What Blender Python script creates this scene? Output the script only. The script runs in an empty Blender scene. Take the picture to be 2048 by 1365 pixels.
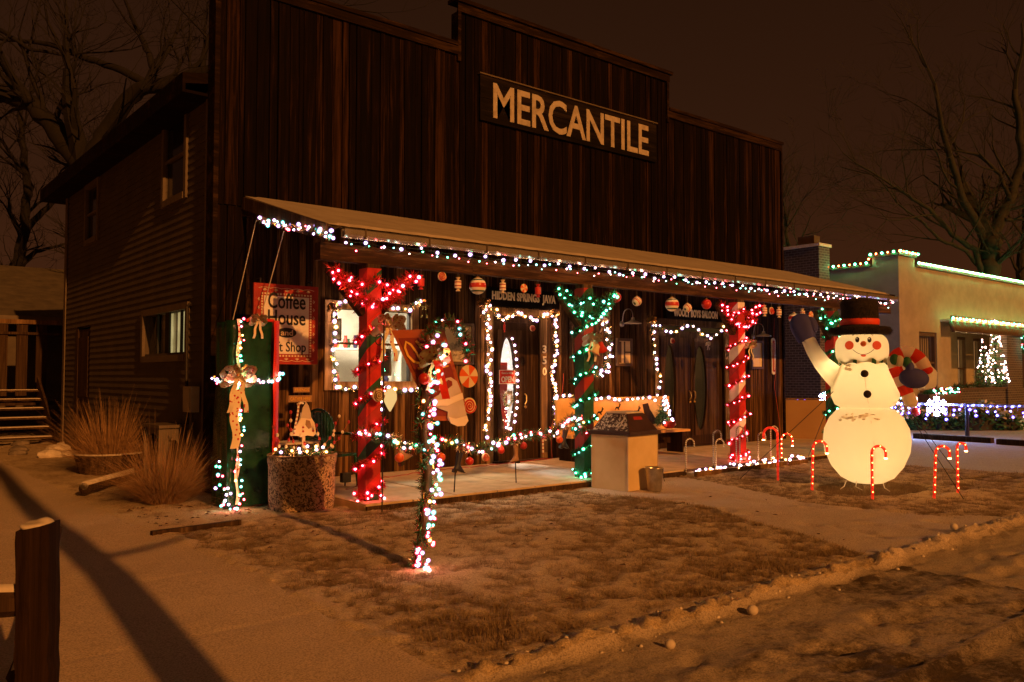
import bpy, math, random
import numpy as np
from mathutils import Vector, Matrix, Euler
random.seed(7); RNG = np.random.default_rng(5)
sc = bpy.context.scene; COL = sc.collection
PI = math.pi; R_ = math.radians
# ------------------------------------------------------------------ camera
EYE = 1.5; PITCH = R_(2.38); AX = R_(50.5); FPX = 1685.0
cam_d = bpy.data.cameras.new('camera'); cam = bpy.data.objects.new('camera', cam_d); COL.objects.link(cam)
cam.location = (0, 0, EYE); cam.rotation_euler = (PI/2 + PITCH, 0, AX - PI/2)
cam_d.sensor_width = 36; cam_d.lens = FPX/2048*36; cam_d.clip_end = 1500; sc.camera = cam
# ------------------------------------------------------------------ view, sky glow, street light
sc.view_settings.view_transform = 'Standard'; sc.view_settings.look = 'None'
sc.view_settings.exposure = 0; sc.view_settings.gamma = 1
wd = bpy.data.worlds.new('World'); sc.world = wd; wd.use_nodes = True
nt = wd.node_tree; nt.nodes.clear()
wo = nt.nodes.new('ShaderNodeOutputWorld'); bg = nt.nodes.new('ShaderNodeBackground')
tc = nt.nodes.new('ShaderNodeTexCoord'); sx = nt.nodes.new('ShaderNodeSeparateXYZ'); rp = nt.nodes.new('ShaderNodeValToRGB')
nt.links.new(tc.outputs['Generated'], sx.inputs[0]); nt.links.new(sx.outputs['Z'], rp.inputs[0])
# unseen orange sky glow, added behind the viewpoint to fill the shade
mg = nt.nodes.new('ShaderNodeMapRange'); mg.interpolation_type = 'SMOOTHSTEP'; mg.inputs[1].default_value = .05; mg.inputs[2].default_value = -.9; mg.inputs[3].default_value = 0; mg.inputs[4].default_value = 1
nt.links.new(sx.outputs['Y'], mg.inputs[0]); mx = nt.nodes.new('ShaderNodeMix'); mx.data_type = 'RGBA'; mx.blend_type = 'ADD'
nt.links.new(mg.outputs[0], mx.inputs[0]); nt.links.new(rp.outputs[0], mx.inputs[6]); mx.inputs[7].default_value = (.13, .044, .009, 1)
nt.links.new(mx.outputs[2], bg.inputs[0]); nt.links.new(bg.outputs[0], wo.inputs[0])
e = rp.color_ramp.elements
e[0].position = 0.0; e[0].color = (.060, .0180, .0060, 1)
e[1].position = 0.75; e[1].color = (.0060, .0023, .0010, 1)
m_ = e.new(.22); m_.color = (.032, .0105, .0040, 1)
bg.inputs[1].default_value = 1.0
sun_d = bpy.data.lights.new('street_light', 'SUN'); sun = bpy.data.objects.new('street_light', sun_d); COL.objects.link(sun)
sun_d.energy = 3.1; sun_d.angle = R_(.6); sun_d.color = (1.0, .36, .072)
SUN_DIR = Vector((.08, 1, -math.tan(R_(21)))).normalized()
sun.rotation_euler = SUN_DIR.to_track_quat('-Z', 'Y').to_euler()
# ------------------------------------------------------------------ sight lines -> real planes
_F = Vector((math.cos(AX)*math.cos(PITCH), math.sin(AX)*math.cos(PITCH), math.sin(PITCH)))
_R = Vector((math.sin(AX), -math.cos(AX), 0)); _U = _R.cross(_F); _C = Vector((0, 0, EYE))
def ray(u, v): return _F*FPX + _R*(u-1024) + _U*(682.5-v)
def PG(u, v, z=0): d = ray(u, v); return _C + d*((z-EYE)/d.z)
def PY(u, v, y): d = ray(u, v); return _C + d*(y/d.y)
def PX(u, v, x): d = ray(u, v); return _C + d*(x/d.x)
def PD(u, v, dep): return _C + ray(u, v)*(dep/FPX)
# ------------------------------------------------------------------ mesh builder
class MB:
    def __init__(s): s.v = []; s.f = []; s.mi = []; s.at = []; s.a = 0.0; s.m = 0; s.T = None
    def add(s, vs, fs):
        o = len(s.v)
        for p in vs:
            p = Vector(p)
            if s.T is not None: p = s.T @ p
            s.v.append((p.x, p.y, p.z)); s.at.append(s.a)
        for f in fs: s.f.append(tuple(i+o for i in f)); s.mi.append(s.m)
        return s
    def box(s, x0, x1, y0, y1, z0, z1):
        return s.add([(x0,y0,z0),(x1,y0,z0),(x1,y1,z0),(x0,y1,z0),(x0,y0,z1),(x1,y0,z1),(x1,y1,z1),(x0,y1,z1)],
            [(0,3,2,1),(4,5,6,7),(0,1,5,4),(1,2,6,5),(2,3,7,6),(3,0,4,7)])
    def bar(s, p, q, w, h, up=(0,0,1)):
        p = Vector(p); q = Vector(q); a = (q-p).normalized(); up = Vector(up)
        b = a.cross(up)
        if b.length < 1e-4: b = a.cross(Vector((1,0,0)))
        b.normalize(); c = b.cross(a).normalized(); vs = []
        for e_ in (p, q):
            for sx_, sy in ((-1,-1),(1,-1),(1,1),(-1,1)): vs.append(e_ + b*(sx_*w/2) + c*(sy*h/2))
        return s.add(vs, [(0,1,2,3),(7,6,5,4),(0,4,5,1),(1,5,6,2),(2,6,7,3),(3,7,4,0)])
    def tube(s, pts, r, n=8, cap=True):
        pts = [Vector(p) for p in pts]; k = len(pts); rs = r if isinstance(r, (list, tuple)) else [r]*k
        vs = []; fs = []; b = None
        for i, p in enumerate(pts):
            t = (pts[min(i+1,k-1)] - pts[max(i-1,0)])
            if t.length < 1e-9: t = Vector((0,0,1))
            t.normalize()
            if b is None: b = t.cross(Vector((0,0,1)) if abs(t.z) < .9 else Vector((1,0,0))).normalized()
            else:
                b = (b - t*b.dot(t)); b = b.normalized() if b.length > 1e-6 else t.orthogonal().normalized()
            c = t.cross(b)
            for j in range(n):
                a = 2*PI*j/n; vs.append(p + (b*math.cos(a) + c*math.sin(a))*rs[i])
        for i in range(k-1):
            for j in range(n): fs.append((i*n+j, i*n+(j+1)%n, (i+1)*n+(j+1)%n, (i+1)*n+j))
        if cap: fs.append(tuple(range(n))[::-1]); fs.append(tuple((k-1)*n+j for j in range(n)))
        return s.add(vs, fs)
    def sphere(s, c, r, nu=16, nv=10, ex=1.0, ez=1.0):
        c = Vector(c); r = Vector(r) if hasattr(r, '__len__') else Vector((r, r, r)); vs = []; fs = []
        pw = lambda x, e_: math.copysign(abs(x)**e_, x)
        vs.append(c + Vector((0,0,r.z)))
        for i in range(1, nv):
            t = PI*i/nv
            for j in range(nu):
                a = 2*PI*j/nu; st = pw(math.sin(t), ez)
                vs.append(c + Vector((r.x*st*pw(math.cos(a), ex), r.y*st*pw(math.sin(a), ex), r.z*pw(math.cos(t), ez))))
        vs.append(c - Vector((0,0,r.z)))
        for j in range(nu): fs.append((0, 1+j, 1+(j+1)%nu))
        for i in range(nv-2):
            for j in range(nu):
                a = 1+i*nu+j; b = 1+i*nu+(j+1)%nu; fs.append((a, a+nu, b+nu, b))
        l = len(vs)-1
        for j in range(nu): fs.append((l, l-nu+(j+1)%nu, l-nu+j))
        return s.add(vs, fs)
    def lathe(s, prof, c=(0,0,0), n=24, cap=True, fn=None):
        c = Vector(c); vs = []; fs = []; k = len(prof)
        for i, (r, z) in enumerate(prof):
            for j in range(n):
                a = 2*PI*j/n; rr = r*(fn(a, i) if fn else 1); vs.append(c + Vector((rr*math.cos(a), rr*math.sin(a), z)))
        for i in range(k-1):
            for j in range(n): fs.append((i*n+j, i*n+(j+1)%n, (i+1)*n+(j+1)%n, (i+1)*n+j))
        if cap: fs.append(tuple(range(n))[::-1]); fs.append(tuple((k-1)*n+j for j in range(n)))
        return s.add(vs, fs)
    def prism(s, poly, d0, d1, ax='y'):
        n = len(poly); vs = []
        for d in (d0, d1):
            for a, b in poly: vs.append((a, d, b) if ax == 'y' else ((d, a, b) if ax == 'x' else (a, b, d)))
        fs = [tuple(range(n)), tuple(range(2*n-1, n-1, -1))]
        for i in range(n): j = (i+1) % n; fs.append((i, i+n, j+n, j))
        return s.add(vs, fs)
    def quad(s, a, b, c, d): return s.add([a, b, c, d], [(0,1,2,3)])
    def ringrect(s, cx, cz, rx, rz, x0, x1, z0, z1, y0, y1, n=32):
        """rectangular slab with an oval hole, faces -Y/+Y"""
        an = [2*PI*i/n for i in range(n)]; vs = []
        def outer(a):
            dx, dz = math.cos(a), math.sin(a)
            tx = ((x1-cx) if dx > 0 else (x0-cx))/dx if abs(dx) > 1e-6 else 1e9
            tz = ((z1-cz) if dz > 0 else (z0-cz))/dz if abs(dz) > 1e-6 else 1e9
            t = min(tx, tz); return cx+dx*t, cz+dz*t
        an2 = sorted(an + [math.atan2(z-cz, x-cx) % (2*PI) for x in (x0, x1) for z in (z0, z1)])
        an = an2; n = len(an)
        for y in (y0, y1):
            for a in an: vs.append((cx+rx*math.cos(a), y, cz+rz*math.sin(a)))
            for a in an: o = outer(a); vs.append((o[0], y, o[1]))
        fs = []
        for i in range(n):
            j = (i+1) % n
            fs += [(i, j, n+j, n+i), (2*n+i, 3*n+i, 3*n+j, 2*n+j), (i, 2*n+i, 2*n+j, j), (n+i, n+j, 3*n+j, 3*n+i)]
        return s.add(vs, fs)
    def build(s, name, mats, parent=None, smooth=False, world=True, loc=None):
        me = bpy.data.meshes.new(name)
        o = Vector((0,0,0))
        if world and parent is not None:
            q = parent
            while q is not None: o += q.location; q = q.parent
        if loc is not None: o += Vector(loc)
        vs = s.v if o.length == 0 else [(x-o.x, y-o.y, z-o.z) for x, y, z in s.v]
        me.from_pydata(vs, [], s.f); me.update()
        mats = mats if isinstance(mats, (list, tuple)) else [mats]
        for m in mats: me.materials.append(m)
        if any(s.mi): me.polygons.foreach_set('material_index', s.mi)
        if any(s.at):
            at = me.attributes.new('rnd', 'FLOAT', 'POINT'); at.data.foreach_set('value', s.at)
        if smooth: me.polygons.foreach_set('use_smooth', [True]*len(me.polygons))
        ob = bpy.data.objects.new(name, me); COL.objects.link(ob)
        if loc is not None: ob.location = loc
        if parent is not None: ob.parent = parent
        return ob
def tag(o, label=None, cat=None, group=None, kind=None):
    if label: o['label'] = label
    if cat: o['category'] = cat
    if group: o['group'] = group
    if kind: o['kind'] = kind
    return o
def thing(name, label, cat, loc=(0,0,0), group=None, rz=0):
    o = bpy.data.objects.new(name, None); COL.objects.link(o); o.location = loc; o.rotation_euler = (0,0,rz)
    o.empty_display_size = .1
    return tag(o, label, cat, group)
# ------------------------------------------------------------------ materials
def newmat(name):
    m = bpy.data.materials.new(name); m.use_nodes = True; t = m.node_tree; t.nodes.clear()
    o = t.nodes.new('ShaderNodeOutputMaterial'); return m, t, o
def N(t, k, **kw):
    n = t.nodes.new(k)
    for a, b in kw.items():
        if a.startswith('i_'):
            key = a[2:]; n.inputs[int(key) if key.isdigit() else key].default_value = b
        else: setattr(n, a, b)
    return n
def ramp(t, src, stops, mode='LINEAR'):
    r = t.nodes.new('ShaderNodeValToRGB'); cr = r.color_ramp; cr.interpolation = mode
    while len(cr.elements) > 1: cr.elements.remove(cr.elements[-1])
    cr.elements[0].position = stops[0][0]; cr.elements[0].color = (*stops[0][1], 1)
    for p, c in stops[1:]: q = cr.elements.new(p); q.color = (*c, 1)
    t.links.new(src, r.inputs[0]); return r.outputs[0]
def coords(t, scale=(1,1,1), kind='Object', rot=(0,0,0)):
    c = t.nodes.new('ShaderNodeTexCoord'); mp = t.nodes.new('ShaderNodeMapping')
    mp.inputs['Scale'].default_value = scale; mp.inputs['Rotation'].default_value = rot
    t.links.new(c.outputs[kind], mp.inputs[0]); return mp.outputs[0]
def noise(t, vec, scale, detail=4, rough=.6, dist=0):
    n = N(t, 'ShaderNodeTexNoise'); n.inputs['Scale'].default_value = scale; n.inputs['Detail'].default_value = detail
    n.inputs['Roughness'].default_value = rough; n.inputs['Distortion'].default_value = dist
    t.links.new(vec, n.inputs['Vector']); return n.outputs['Fac']
def mixc(t, fac, a, b, mode='MIX'):
    m = N(t, 'ShaderNodeMix', data_type='RGBA', blend_type=mode)
    for i, x in ((0, fac), (6, a), (7, b)):
        if isinstance(x, bpy.types.NodeSocket): t.links.new(x, m.inputs[i])
        else: m.inputs[i].default_value = x if i == 0 else (*x, 1)
    return m.outputs[2]
def math_(t, op, a, b=0):
    m = N(t, 'ShaderNodeMath', operation=op)
    for i, x in ((0, a), (1, b)):
        if isinstance(x, bpy.types.NodeSocket): t.links.new(x, m.inputs[i])
        else: m.inputs[i].default_value = x
    return m.outputs[0]
def surf(t, o, col, rough=.7, metal=0, bump=None, bstr=.3, bdist=.01, spec=.4):
    p = N(t, 'ShaderNodeBsdfPrincipled'); p.inputs['Roughness'].default_value = rough if not isinstance(rough, bpy.types.NodeSocket) else .5
    if isinstance(rough, bpy.types.NodeSocket): t.links.new(rough, p.inputs['Roughness'])
    p.inputs['Metallic'].default_value = metal; p.inputs['Specular IOR Level'].default_value = spec
    if isinstance(col, bpy.types.NodeSocket): t.links.new(col, p.inputs['Base Color'])
    else: p.inputs['Base Color'].default_value = (*col, 1)
    if bump is not None:
        b = N(t, 'ShaderNodeBump'); b.inputs['Strength'].default_value = bstr; b.inputs['Distance'].default_value = bdist
        t.links.new(bump, b.inputs['Height']); t.links.new(b.outputs[0], p.inputs['Normal'])
    t.links.new(p.outputs[0], o.inputs[0]); return p
def pmat(name, c1, c2=None, scale=6, rough=.7, metal=0, bstr=.25, stretch=(1,1,1), spec=.4, lo=.35, hi=.65):
    m, t, o = newmat(name); c2 = c2 or tuple(x*.7 for x in c1)
    v = coords(t, stretch); n = noise(t, v, scale, 5)
    surf(t, o, ramp(t, n, [(lo, c1), (hi, c2)]), rough, metal, n, bstr, .01, spec); return m
def emat(name, col, s):
    m, t, o = newmat(name); e_ = N(t, 'ShaderNodeEmission'); e_.inputs[0].default_value = (*col, 1); e_.inputs[1].default_value = s
    t.links.new(e_.outputs[0], o.inputs[0]); return m
def woodmat(name, dark, mid, light, rough=.8, xs=(14,14,.55), l0=.62, bstr=.5):
    m, t, o = newmat(name)
    a = N(t, 'ShaderNodeAttribute', attribute_name='rnd'); v = coords(t, xs)
    add = N(t, 'ShaderNodeVectorMath', operation='ADD'); sc_ = N(t, 'ShaderNodeVectorMath', operation='SCALE')
    t.links.new(a.outputs['Vector'], sc_.inputs[0]); sc_.inputs['Scale'].default_value = 37.0
    t.links.new(v, add.inputs[0]); t.links.new(sc_.outputs[0], add.inputs[1])
    n = noise(t, add.outputs[0], 1.6, 8, .7, .6); n2 = noise(t, add.outputs[0], .35, 4, .6, 1.0)
    f = math_(t, 'ADD', math_(t, 'MULTIPLY', n, .85), math_(t, 'MULTIPLY', n2, .50))
    f = math_(t, 'SUBTRACT', math_(t, 'ADD', f, math_(t, 'MULTIPLY', a.outputs['Fac'], .17)), .22)
    c = ramp(t, f, [(.36, dark), (.54, mid), (l0, light), (.86, tuple(min(1, x*1.5) for x in light))])
    surf(t, o, c, rough, 0, n, bstr, .012, .06); return m
M = {}
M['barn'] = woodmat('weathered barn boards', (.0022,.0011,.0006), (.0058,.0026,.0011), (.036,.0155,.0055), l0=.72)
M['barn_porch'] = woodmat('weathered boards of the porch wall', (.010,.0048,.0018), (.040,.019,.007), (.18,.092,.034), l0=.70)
M['cornice'] = woodmat('dark cornice boards', (.006,.003,.0015), (.014,.007,.003), (.035,.018,.008), xs=(.8,9,9))
M['beam'] = woodmat('rough beam wood', (.016,.008,.004), (.038,.018,.008), (.085,.042,.018), xs=(.8,9,9))
M['door'] = woodmat('stained door wood', (.018,.009,.005), (.035,.018,.009), (.07,.04,.02), rough=.45)
M['trimwood'] = woodmat('pale door casing wood', (.10,.055,.025), (.19,.11,.05), (.33,.2,.1))
M['greywood'] = woodmat('weathered grey timber', (.03,.017,.009), (.065,.038,.02), (.12,.075,.04), xs=(16,16,.6))
M['siding'] = pmat('lap siding paint', (.085,.062,.038), (.06,.044,.028), 3, .7)
M['trim'] = pmat('side trim paint', (.13,.095,.06), (.09,.065,.042), 4, .65)
M['blackboard'] = woodmat('dark sign board', (.004,.003,.002), (.009,.006,.004), (.02,.013,.009), xs=(.6,8,8))
M['letters'] = pmat('aged cream letters', (.40,.34,.27), (.24,.20,.15), 9, .7, lo=.45, hi=.75)
M['nameletters'] = pmat('painted cream letters', (.95,.84,.62), (.8,.7,.5), 9, .7)
M['darkpost'] = woodmat('dark split fence timber', (.012,.006,.003), (.028,.014,.007), (.055,.028,.013), xs=(20,20,.7))
M['farroof'] = pmat('thin snow on far roof', (.10,.08,.055), (.06,.048,.035), 3, .9)
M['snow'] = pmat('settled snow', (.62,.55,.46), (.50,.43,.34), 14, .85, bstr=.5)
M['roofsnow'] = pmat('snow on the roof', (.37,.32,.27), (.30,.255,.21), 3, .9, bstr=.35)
M['metalroof'] = pmat('corrugated roof metal', (.12,.085,.055), (.07,.05,.03), 7, .4, .7)
M['gutter'] = pmat('gutter metal', (.58,.52,.45), (.46,.41,.35), 5, .22, .85, bstr=.08)
M['conc'] = pmat('porch concrete under thin snow', (.66,.49,.29), (.46,.34,.19), 3.5, .8, bstr=.3)
M['black'] = pmat('black plastic', (.010,.010,.011), (.018,.017,.016), 9, .4)
M['iron'] = pmat('black iron', (.018,.014,.012), (.03,.022,.018), 20, .5, .3)
M['silver'] = pmat('galvanised metal', (.55,.52,.48), (.38,.36,.33), 12, .32, .9, bstr=.1)
M['white'] = pmat('white paint', (.78,.74,.68), (.68,.63,.56), 8, .5)
M['red'] = pmat('red paint', (.55,.028,.015), (.42,.02,.012), 10, .35)
M['redmat'] = pmat('matte red paint', (.36,.022,.012), (.28,.016,.01), 10, .6)
M['redfab'] = pmat('red fabric', (.50,.02,.012), (.36,.012,.008), 16, .75)
M['greenfab'] = pmat('green fabric', (.015,.085,.035), (.010,.05,.022), 16, .75)
M['greenfoil'] = pmat('green gift wrap', (.010,.050,.019), (.004,.020,.009), 5, .22, bstr=1.0)
M['binpaint'] = pmat('yellowish bin paint', (.62,.47,.25), (.54,.40,.20), 3, .55, bstr=.1)
M['redfoil'] = pmat('red gift wrap', (.62,.03,.012), (.5,.02,.01), 3, .35)
M['cream'] = pmat('cream paint', (.72,.60,.40), (.66,.53,.34), 5, .6, bstr=.08)
M['bench'] = pmat('honey bench paint', (.72,.42,.13), (.60,.33,.09), 5, .5, bstr=.1)
M['binlid'] = pmat('brown plastic lid', (.045,.018,.011), (.03,.012,.008), 8, .5)
M['pine'] = pmat('pine needles', (.02,.075,.03), (.035,.12,.045), 30, .55, bstr=0)
M['tinselG'] = pmat('green tinsel', (.04,.20,.07), (.03,.12,.05), 60, .25, .6, bstr=0)
M['tinselR'] = pmat('red tinsel', (.55,.03,.02), (.35,.05,.03), 60, .25, .6, bstr=0)
M['tinselW'] = pmat('gold tinsel', (.75,.55,.28), (.5,.35,.16), 60, .22, .8, bstr=0)
M['gold'] = pmat('gold cap', (.65,.42,.12), (.5,.3,.08), 20, .3, .9)
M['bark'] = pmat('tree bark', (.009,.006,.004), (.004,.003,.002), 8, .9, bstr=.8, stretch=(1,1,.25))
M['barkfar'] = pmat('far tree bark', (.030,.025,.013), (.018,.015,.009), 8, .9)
M['drygrass'] = pmat('dry ornamental grass', (.38,.22,.095), (.22,.12,.05), 6, .8, bstr=0)
M['lawnblade'] = pmat('winter lawn blades', (.13,.085,.035), (.30,.22,.13), 3, .9, bstr=0)
M['stucco'] = pmat('tan stucco', (.33,.27,.18), (.26,.21,.14), 2.2, .9, bstr=.6)
M['dark'] = pmat('dark recess', (.006,.005,.004), (.01,.008,.006), 4, .7)
M['winframe'] = pmat('brown window frame', (.10,.055,.028), (.07,.04,.02), 6, .6)
M['room'] = pmat('pale room wall', (.62,.58,.50), (.5,.46,.4), 3, .8)
M['photo'] = pmat('old photograph print', (.45,.38,.27), (.12,.09,.06), 9, .5, lo=.45, hi=.6)
M['wire'] = pmat('green cord', (.01,.03,.015), (.02,.04,.02), 9, .6)
M['redwire'] = pmat('red cord', (.40,.05,.02), (.3,.04,.02), 9, .6)
M['blue'] = pmat('navy mitten fabric', (.022,.022,.085), (.016,.016,.06), 6, .8)
M['denim'] = pmat('navy boot leather', (.02,.025,.06), (.012,.014,.03), 6, .5)
M['tanboot'] = pmat('tan boot leather', (.34,.19,.085), (.22,.12,.05), 7, .5)
M['beige'] = pmat('pale plastic', (.42,.36,.28), (.36,.30,.22), 8, .5)
M['rock'] = pmat('garden rock', (.10,.08,.06), (.20,.16,.12), 6, .9, bstr=.8)
M['brownleaf'] = pmat('dead leaf', (.12,.05,.02), (.07,.03,.012), 10, .8)
M['yellow'] = pmat('yellow paint', (.70,.40,.05), (.6,.33,.04), 8, .6)
M['flagcloth'] = pmat('maroon flag cloth', (.20,.022,.010), (.15,.016,.008), 6, .75)
M['orangecloth'] = pmat('rust flag border cloth', (.34,.075,.018), (.27,.055,.014), 6, .75)
M['cupcloth'] = pmat('grey white flag applique', (.52,.42,.30), (.45,.36,.26), 6, .8)
def litcurtain():
    m, t, o = newmat('lamp lit lace curtain'); v = coords(t, (1,9,1)); n = noise(t, v, 3, 3); e_ = N(t, 'ShaderNodeEmission'); t.links.new(ramp(t, n, [(.35,(.26,.20,.07)),(.65,(.60,.47,.20))]), e_.inputs[0]); t.links.new(e_.outputs[0], o.inputs[0]); return m
M['litcurtain'] = litcurtain()
M['curtain'] = pmat('drawn curtain', (.30,.24,.14), (.26,.20,.12), 3, .9)
def glassmat():
    m, t, o = newmat('window glass'); a = N(t, 'ShaderNodeBsdfTransparent'); b = N(t, 'ShaderNodeBsdfGlossy'); b.inputs['Roughness'].default_value = .03
    x = N(t, 'ShaderNodeMixShader'); x.inputs[0].default_value = .07
    t.links.new(a.outputs[0], x.inputs[1]); t.links.new(b.outputs[0], x.inputs[2]); t.links.new(x.outputs[0], o.inputs[0]); return m
M['glass'] = glassmat()
def darkglass():
    m, t, o = newmat('unlit window glass'); surf(t, o, (.012,.010,.009), .08, 0, spec=.6); return m
M['dglass'] = darkglass()
def brickmat():
    m, t, o = newmat('dark brick'); c = t.nodes.new('ShaderNodeTexCoord'); s = N(t, 'ShaderNodeSeparateXYZ'); t.links.new(c.outputs['Object'], s.inputs[0])
    k = N(t, 'ShaderNodeCombineXYZ'); t.links.new(math_(t, 'ADD', s.outputs[0], s.outputs[1]), k.inputs[0]); t.links.new(s.outputs[2], k.inputs[1])
    b = N(t, 'ShaderNodeTexBrick'); t.links.new(k.outputs[0], b.inputs['Vector']); b.inputs['Scale'].default_value = 1
    b.inputs['Brick Width'].default_value = .22; b.inputs['Row Height'].default_value = .085; b.inputs['Mortar Size'].default_value = .009
    b.inputs['Color1'].default_value = (.075,.05,.04,1); b.inputs['Color2'].default_value = (.045,.032,.028,1); b.inputs['Mortar'].default_value = (.16,.14,.12,1)
    surf(t, o, b.outputs['Color'], .85, 0, b.outputs['Fac'], .4, .01); return m
M['brick'] = brickmat()
def stonemat():
    m, t, o = newmat('pebbled planter fabric'); v = coords(t); n = noise(t, v, 32, 3, .6, 1.2)
    surf(t, o, ramp(t, n, [(.44, (.075,.04,.02)), (.53, (.50,.36,.22))]), .8, 0, n, .6, .02); return m
M['pebble'] = stonemat()
def bandmat(name, stops, axis=2, diag=0, rough=.3, freq=None):
    m, t, o = newmat(name); c = t.nodes.new('ShaderNodeTexCoord'); s = N(t, 'ShaderNodeSeparateXYZ'); t.links.new(c.outputs['Object'], s.inputs[0])
    z = s.outputs[axis]
    if diag: z = math_(t, 'ADD', z, math_(t, 'MULTIPLY', s.outputs[0], diag))
    if freq: z = math_(t, 'FRACT', math_(t, 'MULTIPLY', z, freq))
    else: z = math_(t, 'ADD', z, .5)
    surf(t, o, ramp(t, z, stops, 'CONSTANT'), rough, 0); return m
W_, RD, GD = (.80,.70,.52), (.50,.035,.02), (.02,.07,.03)
M['ballbig'] = bandmat('striped ball', [(0,W_),(.42,GD),(.44,W_),(.475,RD),(.535,W_),(.565,GD),(.585,W_)])
M['balldiag'] = bandmat('diagonal striped ball', [(0,W_),(.3,RD),(.55,W_),(.68,GD),(.8,W_)], diag=.8, freq=14)
M['candystripe'] = bandmat('striped candy', [(0,W_),(.38,RD),(.62,GD),(.7,W_)], freq=22)
M['canestripe'] = bandmat('twisted white and silver cane', [(0,(.7,.66,.6)),(.55,(.25,.2,.17))], diag=.6, freq=30)
M['polka'] = None
def polka():
    m, t, o = newmat('dotted ribbon'); v = coords(t); n = N(t, 'ShaderNodeTexVoronoi'); n.inputs['Scale'].default_value = 24
    t.links.new(v, n.inputs['Vector']); surf(t, o, ramp(t, n.outputs['Distance'], [(0,(.45,.02,.015)),(.3,(.72,.62,.42))], 'CONSTANT'), .6); return m
M['polka'] = polka()
# bulb cores, and shells whose added glow imitates the halo round them
CORE = dict(w=((1,.54,.26),50), a=((1,.46,.13),44), r=((1,.11,.13),42), g=((.14,1,.50),34), G=((.10,1,.36),150), O=((1,.20,.05),60), t=((.45,1,.85),16), b=((.14,.22,1),200), o=((1,.22,.05),26), p=((.40,.62,1),300))
SHELL = dict(w=(.62,.36,1.0), a=(1,.42,.10), r=(1,.015,.10), g=(.01,.85,.40), G=(.01,.9,.35), O=(1,.10,.01), t=(.12,.8,.75), b=(.13,.07,1), o=(1,.10,.01), p=(.35,.30,1))
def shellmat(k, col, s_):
    """tinted bulb halo: glow painted on a shell round the core, fading to its rim"""
    m, t, o = newmat(k + ' bulb halo'); lw = N(t, 'ShaderNodeLayerWeight'); lw.inputs[0].default_value = .5
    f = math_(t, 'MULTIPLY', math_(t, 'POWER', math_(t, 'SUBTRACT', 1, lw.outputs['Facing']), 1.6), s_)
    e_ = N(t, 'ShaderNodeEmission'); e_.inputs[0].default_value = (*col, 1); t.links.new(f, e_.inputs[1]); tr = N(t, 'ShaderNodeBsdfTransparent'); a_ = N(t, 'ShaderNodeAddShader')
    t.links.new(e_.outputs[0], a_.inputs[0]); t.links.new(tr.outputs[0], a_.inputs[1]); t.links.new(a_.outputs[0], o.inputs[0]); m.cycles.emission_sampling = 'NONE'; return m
BULB = {k: emat(k + ' bulb filament', *v) for k, v in CORE.items()}
HALO = {k: shellmat(k, v, {'b': 3.2, 'p': 2.0}.get(k, 1.25)) for k, v in SHELL.items()}
_bm = {}
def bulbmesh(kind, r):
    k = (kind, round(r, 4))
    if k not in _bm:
        cf = .48 if kind == 'b' else .80; mb = MB().sphere((0,0,0), (r*cf, r*cf, r*cf*1.06), 8, 6); mb.m = 1; mb.sphere((0,0,0), (r*1.75, r*1.75, r*1.8), 12, 8); o = mb.build('bulb', [BULB[kind], HALO[kind]]); me = o.data
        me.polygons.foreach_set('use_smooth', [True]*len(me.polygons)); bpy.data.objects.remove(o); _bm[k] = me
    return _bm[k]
BS = .74
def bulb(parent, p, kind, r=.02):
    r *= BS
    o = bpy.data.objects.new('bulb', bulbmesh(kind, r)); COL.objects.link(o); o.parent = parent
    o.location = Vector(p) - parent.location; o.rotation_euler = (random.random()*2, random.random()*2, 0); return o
def resample(pts, n):
    pts = [Vector(p) for p in pts]; L = [0]
    for a, b in zip(pts, pts[1:]): L.append(L[-1] + (b-a).length)
    out = []; j = 0
    for i in range(n):
        s = L[-1]*i/(n-1) if n > 1 else L[-1]/2
        while j < len(L)-2 and L[j+1] < s: j += 1
        d = L[j+1]-L[j]; t = (s-L[j])/d if d > 1e-9 else 0
        out.append(pts[j].lerp(pts[j+1], t))
    return out
def plen(pts): return sum((Vector(b)-Vector(a)).length for a, b in zip(pts, pts[1:]))
def jit(p, j): return Vector(p) + Vector((random.uniform(-j,j), random.uniform(-j,j), random.uniform(-j,j)))
def put_bulbs(root, path, n, pal, r=.02, j=.03, off=(0,-.02,0), rj=.25):
    for i, p in enumerate(resample(path, n)):
        k = pal[i % len(pal)] if isinstance(pal, str) else random.choice(pal)
        bulb(root, jit(p, j) + Vector(off), k, round(r*random.choice((1-rj, 1, 1, 1+rj*.6)), 4))
def wire(root, path, r=.003, m='wire', n=None, name='wire', j=0):
    pts = resample(path, n or max(8, int(plen(path)/.06)))
    if j: pts = [jit(p, j) for p in pts]
    return MB().tube(pts, r, 4).build(name, M[m], root)
def tinsel(mb, path, rad, dens, lw=.0035, seed=0, flat=1.0):
    """thin leaf blades standing out from a path"""
    n = max(4, int(plen(path)*dens)); pts = resample(path, max(4, n//6))
    rr = random.Random(seed+n)
    for i in range(n):
        t = rr.random()*(len(pts)-1.001); k = int(t); p = pts[k].lerp(pts[k+1], t-k)
        d = Vector((rr.gauss(0,1), rr.gauss(0,1)*flat, rr.gauss(0,1))); d.normalize(); L = rad*rr.uniform(.5, 1.1)
        w = d.orthogonal().normalized()*lw; w.rotate(Matrix.Rotation(rr.random()*PI, 3, d))
        mb.m = rr.choice(mb.pal) if hasattr(mb, 'pal') else 0
        q = p + d*L; mb.add([p-w, p+w, q+w*.3, q-w*.3], [(0,1,2,3)])
    return mb
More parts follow.
